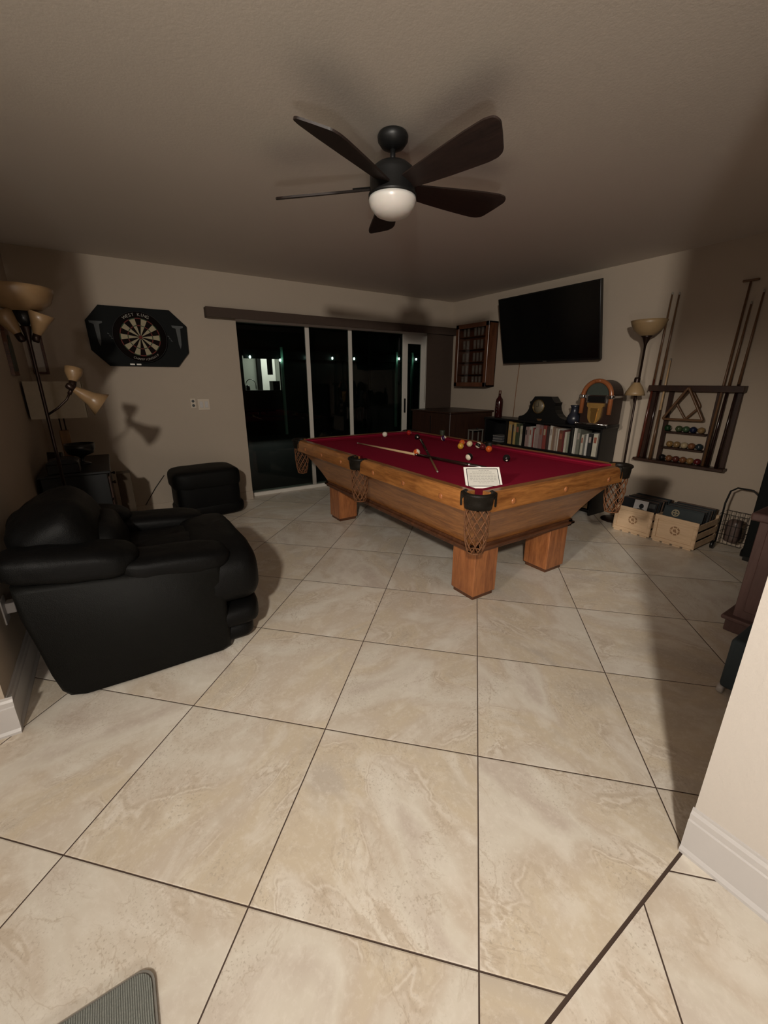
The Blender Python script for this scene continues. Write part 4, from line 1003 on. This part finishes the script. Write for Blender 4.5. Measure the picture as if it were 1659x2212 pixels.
M['sleeve_k'] = plain('black_sleeve', (0.015, 0.016, 0.018), 0.35); M['sleeve_g'] = plain('dark_teal_sleeve', (0.025, 0.035, 0.038), 0.35); M['sleeve_w'] = plain('white_sleeve', (0.55, 0.53, 0.52), 0.5); M['sleeve_b'] = plain('brown_sleeve', (0.09, 0.05, 0.03), 0.5)
random.seed(5)
for ci, cy in enumerate((1.777, 1.425)):
    for k in range(14):
        xx = 3.935 + k * 0.0205
        wv_ = 0.30; hh_ = 0.30 + random.uniform(-0.004, 0.004)
        lean = R(12)
        mm = M[['sleeve_k', 'sleeve_b', 'sleeve_g', 'sleeve_k'][(k + ci) % 4]]
        if ci == 0 and k == 0: mm = M['sleeve_k']
        if ci == 1 and k == 0: mm = M['sleeve_g']
        s_ = thing('record_sleeve', ('record sleeve filed upright in the left pine crate' if ci == 0 else 'record sleeve filed upright in the right pine crate'), 'record', (xx, cy + random.uniform(-0.006, 0.006), 0.016), 0, 'record sleeves filed in the %s crate' % ('left' if ci == 0 else 'right'))
        s_.rotation_euler = (0, lean, 0)
        MB().box(0, 0.006, -wv_ / 2, wv_ / 2, 0, hh_, 0.001).build('cover', mm, s_)
        if k == 0:
            del s_['group']
            if ci == 0:
                s_['label'] = 'white record sleeve with a dark portrait at the front of the left crate'
                MB().box(-0.001, 0.0, -0.075, 0.045, 0.14, hh_ - 0.004).build('picture', M['sleeve_w'], s_)
                mb = MB(); mb.pillow((-0.0016, -0.022, 0.245), (0.002, 0.042, 0.046), (1, 1), None, 18, 10); mb.pillow((-0.0016, -0.02, 0.205), (0.002, 0.082, 0.035), (1, 1), None, 18, 10); mb.build('portrait', M['sleeve_k'], s_)
                MB().box(-0.001, 0, -0.135, -0.085, 0.245, 0.285).build('small_photo', M['greyprint'], s_)
            else:
                s_['label'] = 'dark teal record sleeve with a round cream emblem, front of the right crate'
                mb = MB(); annulus(mb, 0.022, 0.031, -0.0008, 0.055, 0.255, 28); mb.box(-0.0012, -0.0006, 0.050, 0.060, 0.236, 0.274); mb.box(-0.0012, -0.0006, 0.037, 0.073, 0.250, 0.260); mb.build('emblem', M['cream'], s_)
                MB().box(-0.001, 0, -0.11, -0.02, 0.20, 0.206).build('title_line', M['greyprint'], s_)

# folding wire cart
ct = thing('wire_cart', 'black folding wire shopping cart in the right corner by the crates', 'cart', (4.17, 1.10, 0))
mb = MB()
loop = [(-0.02, 0.10, 0.06), (-0.02, 0.10, 0.40), (0.0, 0.09, 0.50), (0.0, 0.05, 0.535), (0.0, -0.05, 0.535), (0.0, -0.09, 0.50), (-0.02, -0.10, 0.40), (-0.02, -0.10, 0.06)]
mb.tube(loop, 0.007, 8); mb.build('handle_frame', M['wire'], ct)
mb = MB()
for z in (0.08, 0.16, 0.24, 0.33):
    mb.tube([(-0.10, -0.09, z), (0.05, -0.09, z), (0.05, 0.09, z), (-0.10, 0.09, z)], 0.0025, 6, closed=True)
for k in range(7):
    y = -0.09 + k * 0.03; mb.cyl((-0.10, y, 0.08), (-0.10, y, 0.33), 0.0018, seg=5); mb.cyl((0.05, y, 0.08), (0.05, y, 0.33), 0.0018, seg=5)
mb.build('wire_basket', M['wire'], ct)
for s_ in (-1, 1): MB().lathe([(0.001, -0.01), (0.035, -0.01), (0.035, 0.01), (0.001, 0.01)], 20, Matrix.Translation((-0.05, s_ * 0.105, 0.036)) @ Matrix.Rotation(PI / 2, 4, 'X')).build('wheel', M['blk'], ct)
tag(MB().pillow((0, 0, 0.1), (0.10, 0.11, 0.20), (0.6, 0.6), None, 24, 14, 0.012, 14).build('plastic_bag', plain('dim_bag', (0.09, 0.06, 0.05), 0.35)), 'crumpled brownish bag inside the wire cart', 'bag').location = (4.145, 1.10, 0.085)

# tall black cabinet, brown cabinet, navy suitcase at the right
tb = thing('tall_cabinet', 'tall black cabinet at the right edge behind the brown cabinet', 'cabinet', (4.02, 0.62, 0))
MB().box(0.0, 0.34, -0.36, 0.36, 0.04, 1.30, 0.004).build('body', M['blkm'], tb)
MB().box(0.015, 0.33, -0.35, 0.35, 0, 0.04).build('plinth', M['blk'], tb)
MB().box(-0.006, 0.0, -0.35, -0.004, 0.06, 1.28, 0.001).build('door', M['blkm'], tb); MB().box(-0.006, 0.0, 0.004, 0.35, 0.06, 1.28, 0.001).build('door', M['blkm'], tb)
bcab = thing('brown_cabinet', 'reddish brown wooden cabinet at the right edge behind the wall corner', 'cabinet', (2.76, 0.27, 0))
MB().box(0.02, 0.85, 0.0, 0.37, 0.09, 0.66, 0.003).build('body', M['brownw'], bcab)
MB().box(-0.015, 0.88, 0.0, 0.405, 0.66, 0.705, 0.012, 3).build('top', M['brownw'], bcab)
mb = MB(); mb.box(-0.005, 0.87, 0.0, 0.39, 0.0, 0.075, 0.004); mb.box(-0.022, 0.885, 0.0, 0.41, 0.07, 0.095, 0.008, 2); mb.build('plinth', M['brownw'], bcab)
MB().box(0.010, 0.02, 0.04, 0.33, 0.14, 0.62, 0.004).build('side_panel', M['brownw'], bcab)
sc = thing('suitcase', 'navy fabric suitcase lying on the floor behind the wall corner', 'suitcase', (2.125, 0.285, 0))
MB().box(0, 0.52, 0, 0.185, 0.035, 0.285, 0.018, 4).build('body', M['navy'], sc)
mb = MB(); mb.tube([(-0.001, 0.085, 0.06), (-0.001, 0.085, 0.26), (0.02, 0.085, 0.287), (0.48, 0.085, 0.287)], 0.004, 6); mb.build('zipper', M['blk'], sc)
for x, y in ((0.015, 0.175), (0.49, 0.175), (0.015, 0.02), (0.49, 0.02)):
    c_ = MB().lathe([(0.001, -0.012), (0.018, -0.012), (0.021, -0.006), (0.021, 0.006), (0.018, 0.012), (0.001, 0.012)], 18, Matrix.Translation((x, y, 0.021)) @ Matrix.Rotation(PI / 2, 4, 'X')).build('caster', M['trim'], sc)

# ------------------------------------------------------------------ black leather recliner
ch_ = thing('recliner_chair', 'puffy black leather recliner armchair at the left', 'armchair', (0.0, 2.45, 0))
def side_panel(y0, y1):
    mb = MB()
    ol = [(-0.385, 0.06), (-0.36, 0.025), (-0.31, 0.008), (-0.10, 0.003), (0.30, 0.003), (0.34, 0.02), (0.345, 0.10), (0.345, 0.46), (0.335, 0.50), (0.10, 0.53), (-0.40, 0.58), (-0.455, 0.58), (-0.45, 0.45), (-0.425, 0.30), (-0.405, 0.15)]
    n = len(ol)
    cx_ = sum(p[0] for p in ol) / n; cz_ = sum(p[1] for p in ol) / n
    vs = []; fs = []
    lv = [(y0, 0.93), (y0 + 0.02, 0.985), (y0 + 0.05, 1.0), (y1 - 0.03, 1.0), (y1, 0.96)]
    for yy, sc_ in lv:
        for x, z in ol: vs.append((cx_ + (x - cx_) * sc_, yy, max(0.003, cz_ + (z - cz_) * sc_)))
    for k in range(len(lv) - 1):
        for i in range(n): fs.append((k * n + i, k * n + (i + 1) % n, (k + 1) * n + (i + 1) % n, (k + 1) * n + i))
    fs.append(tuple(range(n))); fs.append(tuple(reversed(range((len(lv) - 1) * n, len(lv) * n))))
    mb._add(vs, fs, True); return mb
# chair-local coordinates: y=0 is world 2.45, x world
a1 = side_panel(-0.455, -0.22).build('arm_side', M['leather2'], ch_)
a2 = side_panel(0.24, 0.47).build('arm_side', M['leather2'], ch_)
for y in (-0.33, 0.36):
    MB().pillow((0.145, y, 0.528), (0.50, 0.26, 0.115), (0.55, 0.5), Matrix.Rotation(R(5), 3, 'Y'), 44, 24, 0.010, 12, 1).build('arm_pad', M['leather'], ch_)
    MB().pillow((-0.25, y, 0.615), (0.50, 0.27, 0.145), (0.6, 0.55), Matrix.Rotation(R(9), 3, 'Y'), 44, 24, 0.012, 11, 2).build('arm_pad', M['leather'], ch_)
MB().pillow((0.375, 0.005, 0.385), (0.34, 0.93, 0.34), (0.62, 0.42), None, 50, 26, 0.008, 9, 3).build('footrest_roll', M['leather'], ch_)
MB().pillow((0.375, 0.005, 0.165), (0.31, 0.90, 0.17), (0.6, 0.40), None, 50, 22, 0.006, 9, 4).build('footrest_roll', M['leather'], ch_)
MB().pillow((0.345, 0.005, 0.075), (0.30, 0.86, 0.14), (0.55, 0.40), None, 50, 20, 0.005, 9, 5).build('footrest_roll', M['leather'], ch_)
MB().pillow((0.11, 0.02, 0.43), (0.56, 0.50, 0.22), (0.5, 0.5), None, 44, 24, 0.014, 12, 6).build('seat_cushion', M['leather'], ch_)
MB().box(-0.40, 0.33, -0.25, 0.27, 0.03, 0.36, 0.03, 3).build('frame', M['leather2'], ch_)
MB().pillow((-0.30, 0.02, 0.655), (0.34, 0.66, 0.36), (0.6, 0.5), Matrix.Rotation(R(-22), 3, 'Y'), 44, 26, 0.016, 8, 7).build('back_cushion', M['leather'], ch_)
MB().pillow((-0.17, 0.02, 0.57), (0.28, 0.54, 0.26), (0.6, 0.5), Matrix.Rotation(R(-15), 3, 'Y'), 44, 26, 0.014, 9, 8).build('lumbar_cushion', M['leather'], ch_)

# ottoman
ot = thing('ottoman', 'black leather footstool with padded top against the back wall', 'ottoman', (0.715, 4.60, 0), R(3))
MB().pillow((0, 0, 0.40), (0.66, 0.48, 0.23), (0.45, 0.36), None, 50, 22, 0.006, 9, 11).build('top_cushion', M['leather2'], ot)
MB().pillow((0.0, -0.01, 0.24), (0.62, 0.45, 0.34), (0.3, 0.3), None, 50, 20, 0.005, 8, 12).build('body', M['leather'], ot)
MB().pillow((0.01, -0.005, 0.085), (0.67, 0.47, 0.165), (0.5, 0.35), None, 50, 20, 0.006, 8, 13).build('base_roll', M['leather'], ot)
tag(MB().tube([(0.15, YB - 0.004, 0.10), (0.27, YB - 0.012, 0.28), (0.37, YB - 0.004, 0.40)], 0.004, 6).build('power_cord', M['blk']), 'thin black cord running up the back wall left of the footstool', 'cord')

# ------------------------------------------------------------------ left corner: dresser, bowl, lamps, pictures
ds = thing('side_dresser', 'dark side cabinet in the left corner behind the recliner', 'side cabinet', (-0.30, 4.12, 0))
MB().box(-0.20, 0.20, -0.42, 0.42, 0.06, 0.70, 0.004).build('body', M['black_wood'], ds)
MB().box(-0.215, 0.225, -0.44, 0.44, 0.70, 0.72, 0.004).build('top', M['black_wood'], ds)
MB().box(-0.18, 0.18, -0.40, 0.40, 0.0, 0.06).build('plinth', M['black_wood'], ds)
for y in (-0.21, 0.21):
    d_ = MB().box(0.20, 0.215, y - 0.195, y + 0.195, 0.50, 0.67, 0.003).build('drawer', M['rackw'], ds)
    MB().lathe([(0.001, 0.03), (0.012, 0.028), (0.014, 0.018), (0.006, 0.01), (0.006, 0)], 14, Matrix.Translation((0.215, y, 0.585)) @ Matrix.Rotation(PI / 2, 4, 'Y'), cap=False).build('knob', M['bronze'], d_)
    MB().box(0.20, 0.212, y - 0.195, y + 0.195, 0.09, 0.48, 0.003).build('door', M['rackw'], ds)
bw = thing('pedestal_bowl', 'black pedestal bowl on the side cabinet in the left corner', 'bowl', (-0.255, 4.10, 0.72))
MB().lathe([(0.001, 0), (0.055, 0), (0.055, 0.008), (0.014, 0.02), (0.012, 0.05), (0.03, 0.065), (0.085, 0.088), (0.102, 0.125), (0.103, 0.165), (0.098, 0.165), (0.095, 0.125), (0.07, 0.095), (0.001, 0.08)], 36).build('body', M['blk'], bw)
gb = thing('gift_bag', 'small brown paper bag on the floor side of the corner cabinet', 'paper bag', (0.0, 4.22, 0))
MB().box(-0.05, 0.055, -0.07, 0.07, 0, 0.60, 0.003).build('body', plain('dim_kraft', (0.06, 0.04, 0.022), 0.8), gb)
bx = thing('wooden_box', 'dark box with curved lid on the left cabinet front', 'box', (-0.36, 3.79, 0.72))
MB().box(-0.09, 0.10, -0.08, 0.08, 0, 0.07, 0.005).build('body', M['black_wood'], bx)
MB().prism([(-0.09, 0), (0.10, 0)] + [(0.005 + 0.095 * math.cos(PI * k / 10), 0.035 * math.sin(PI * k / 10)) for k in range(11)], -0.08, 0.08, MXZ(0, 0, 0.071)).build('lid', M['black_wood'], bx)
pf = thing('photo_frame', 'small dark standing photo frame on the left corner cabinet', 'photo frame', (-0.42, 3.95, 0.72), R(-30))
MB().box(-0.055, 0.055, -0.006, 0.006, 0, 0.13, 0.002, M=Matrix.Rotation(R(-10), 4, 'X')).build('frame', M['black_wood'], pf)
MB().box(-0.045, 0.045, -0.0075, -0.006, 0.01, 0.12, M=Matrix.Rotation(R(-10), 4, 'X')).build('picture', M['cueD'], pf)
# table lamp with a rectangular shade
tl = thing('table_lamp', 'table lamp with light wood base and rectangular beige shade', 'table lamp', (-0.355, 3.78 - 0.0, 0.72))
tl.location = (-0.345, 4.28, 0.72)
MB().box(-0.032, 0.032, -0.032, 0.032, 0, 0.26, 0.004).build('base', M['lightwood'], tl)
mb = MB(); mb.cyl((-0.015, 0, 0.26), (-0.015, 0, 0.36), 0.005, seg=8); mb.cyl((0.015, 0, 0.26), (0.015, 0, 0.36), 0.005, seg=8); mb.build('neck', M['bronze'], tl)
mb = MB()
for (x0, x1, y0, y1) in ((-0.18, 0.185, -0.10, -0.097), (-0.18, 0.185, 0.097, 0.10), (-0.18, -0.177, -0.10, 0.10), (0.182, 0.185, -0.10, 0.10)): mb.box(x0, x1, y0, y1, 0.36, 0.64)
mb.build('shade', M['tan'], tl)
# floor lamp with five shades
f2 = thing('multi_head_floor_lamp', 'bronze floor lamp with amber bowl and small adjustable shades behind the recliner', 'floor lamp', (-0.335, 3.35, 0))
MB().lathe([(0.001, 0), (0.13, 0), (0.13, 0.012), (0.10, 0.024), (0.02, 0.03), (0.001, 0.03)], 32).build('base', M['bronze'], f2)
MB().lathe([(0.010, 0.03), (0.010, 1.0), (0.010, 1.58), (0.014, 1.60), (0.026, 1.66), (0.030, 1.67), (0.001, 1.67)], 14).build('pole', M['bronze'], f2)
MB().lathe([(0.012, 1.655), (0.034, 1.70), (0.052, 1.748), (0.001, 1.75)], 20).build('socket_cup', M['blk'], f2)
MB().lathe([(0.040, 1.745), (0.095, 1.76), (0.145, 1.80), (0.166, 1.85), (0.168, 1.875), (0.163, 1.875), (0.158, 1.85), (0.138, 1.803), (0.09, 1.765), (0.03, 1.75)], 40, cap=False).build('bowl_shade', M['amber'], f2)
def small_shade(parent, loc, direction, r=0.055, ln=0.10, m='amber'):
    q = Vector(direction).to_track_quat('Z', 'Y').to_matrix().to_4x4(); T = Matrix.Translation(loc) @ q
    s_ = MB().lathe([(0.020, 0.0), (0.032, ln * 0.25), (0.046, ln * 0.6), (r, ln), (r - 0.003, ln), (0.042, ln * 0.6), (0.028, ln * 0.25), (0.016, 0.004)], 24, T, cap=False).build('small_shade', M[m], parent)
    MB().lathe([(0.001, -0.045), (0.014, -0.045), (0.021, -0.035), (0.021, 0.006), (0.001, 0.008)], 18, T).build('lamp_holder', M['bronze'], s_)
    return s_
small_shade(f2, (-0.045, 0.0, 1.625), (-0.42, 0, 1.0), 0.066, 0.125)
small_shade(f2, (0.045, -0.01, 1.625), (0.36, -0.1, 1.0), 0.066, 0.125)
MB().tube([(0, 0, 1.16), (0.06, -0.005, 1.20), (0.115, -0.01, 1.25), (0.135, -0.01, 1.285)], 0.0065, 8).build('arm', M['bronze'], f2)
small_shade(f2, (0.165, -0.01, 1.315), (0.85, 0.0, -0.66), 0.082, 0.165)
small_shade(f2, (0.165, 0.02, 1.36), (0.25, 0.25, 1.0), 0.050, 0.085)
MB().tube([(0.135, -0.01, 1.285), (0.15, 0.0, 1.31), (0.155, 0.01, 1.345)], 0.012, 8).build('joint', M['bronze'], f2)
MB().tube([(0.03, 0, 1.62), (0.06, 0, 1.61)], 0.003, 6).build('switch_knob', M['bronze'], f2)
# two pieces on the walls
wp = thing('wall_plaque', 'dark arched plaque hanging on the left wall', 'wall plaque', (XL, 4.06, 1.40))
MB().prism([(-0.10, 0), (0.10, 0), (0.10, 0.20), (0.07, 0.29), (0.02, 0.335), (-0.04, 0.335), (-0.085, 0.29), (-0.10, 0.22)], 0.001, 0.022, MYZ()).build('board', M['oakD'], wp)
MB().prism([(-0.07, 0.03), (0.07, 0.03), (0.07, 0.20), (0.03, 0.27), (-0.03, 0.27), (-0.07, 0.20)], 0.022, 0.027, MYZ()).build('inset', plain('dull_green', (0.03, 0.035, 0.02), 0.6), wp)
nf = thing('narrow_picture_frame', 'narrow dark frame with a pale centre on the back wall corner', 'picture frame', (-0.455, YB, 1.42))
mb = MB(); mb.box(-0.055, -0.035, -0.018, -0.001, 0, 0.32, 0.002); mb.box(0.035, 0.055, -0.018, -0.001, 0, 0.32, 0.002); mb.box(-0.035, 0.035, -0.018, -0.001, 0, 0.02); mb.box(-0.035, 0.035, -0.018, -0.001, 0.30, 0.32); mb.build('frame', M['oakD'], nf)
MB().box(-0.035, 0.035, -0.008, -0.001, 0.02, 0.30).build('picture', plain('pale_print', (0.40, 0.36, 0.31), 0.5), nf)
# outlet with plugged adapter on the left wall
ol_ = thing('wall_outlet', 'white outlet with a plugged adapter low on the left wall', 'outlet', (XL, 2.25, 0.40))
MB().cbox(0.003, 0, 0, 0.006, 0.075, 0.115, 0.002, 2).build('plate', M['trim'], ol_)
MB().cbox(0.022, 0.03, 0.0, 0.034, 0.05, 0.05, 0.004, 2).build('adapter', M['trim'], ol_)

# grey ribbed mat, bottom left
mt = []
X0, X1, Y0, Y1, rr = -0.95, -0.135, 0.35, 0.828, 0.035
for cx_, cy_, a0 in ((X1 - rr, Y1 - rr, 0), (X0 + rr, Y1 - rr, 90), (X0 + rr, Y0 + rr, 180), (X1 - rr, Y0 + rr, 270)):
    for k in range(7): a = R(a0 + 15 * k); mt.append((cx_ + rr * math.cos(a), cy_ + rr * math.sin(a)))
fm = thing('floor_mat', 'grey ribbed floor mat with rounded corner in the foreground', 'mat', (0, 0, 0))
mb = MB(); mb.prism(mt, 0.001, 0.010); mb.build('edge', plain('mat_edge', (0.20, 0.19, 0.17), 0.8), fm)
cxm, cym = (X0 + X1) / 2, (Y0 + Y1) / 2
mb = MB(); mb.prism([(cxm + (x - cxm) * 0.985, cym + (y - cym) * 0.975) for x, y in mt], 0.008, 0.014); mb.build('ribbed_top', M['mat'], fm)
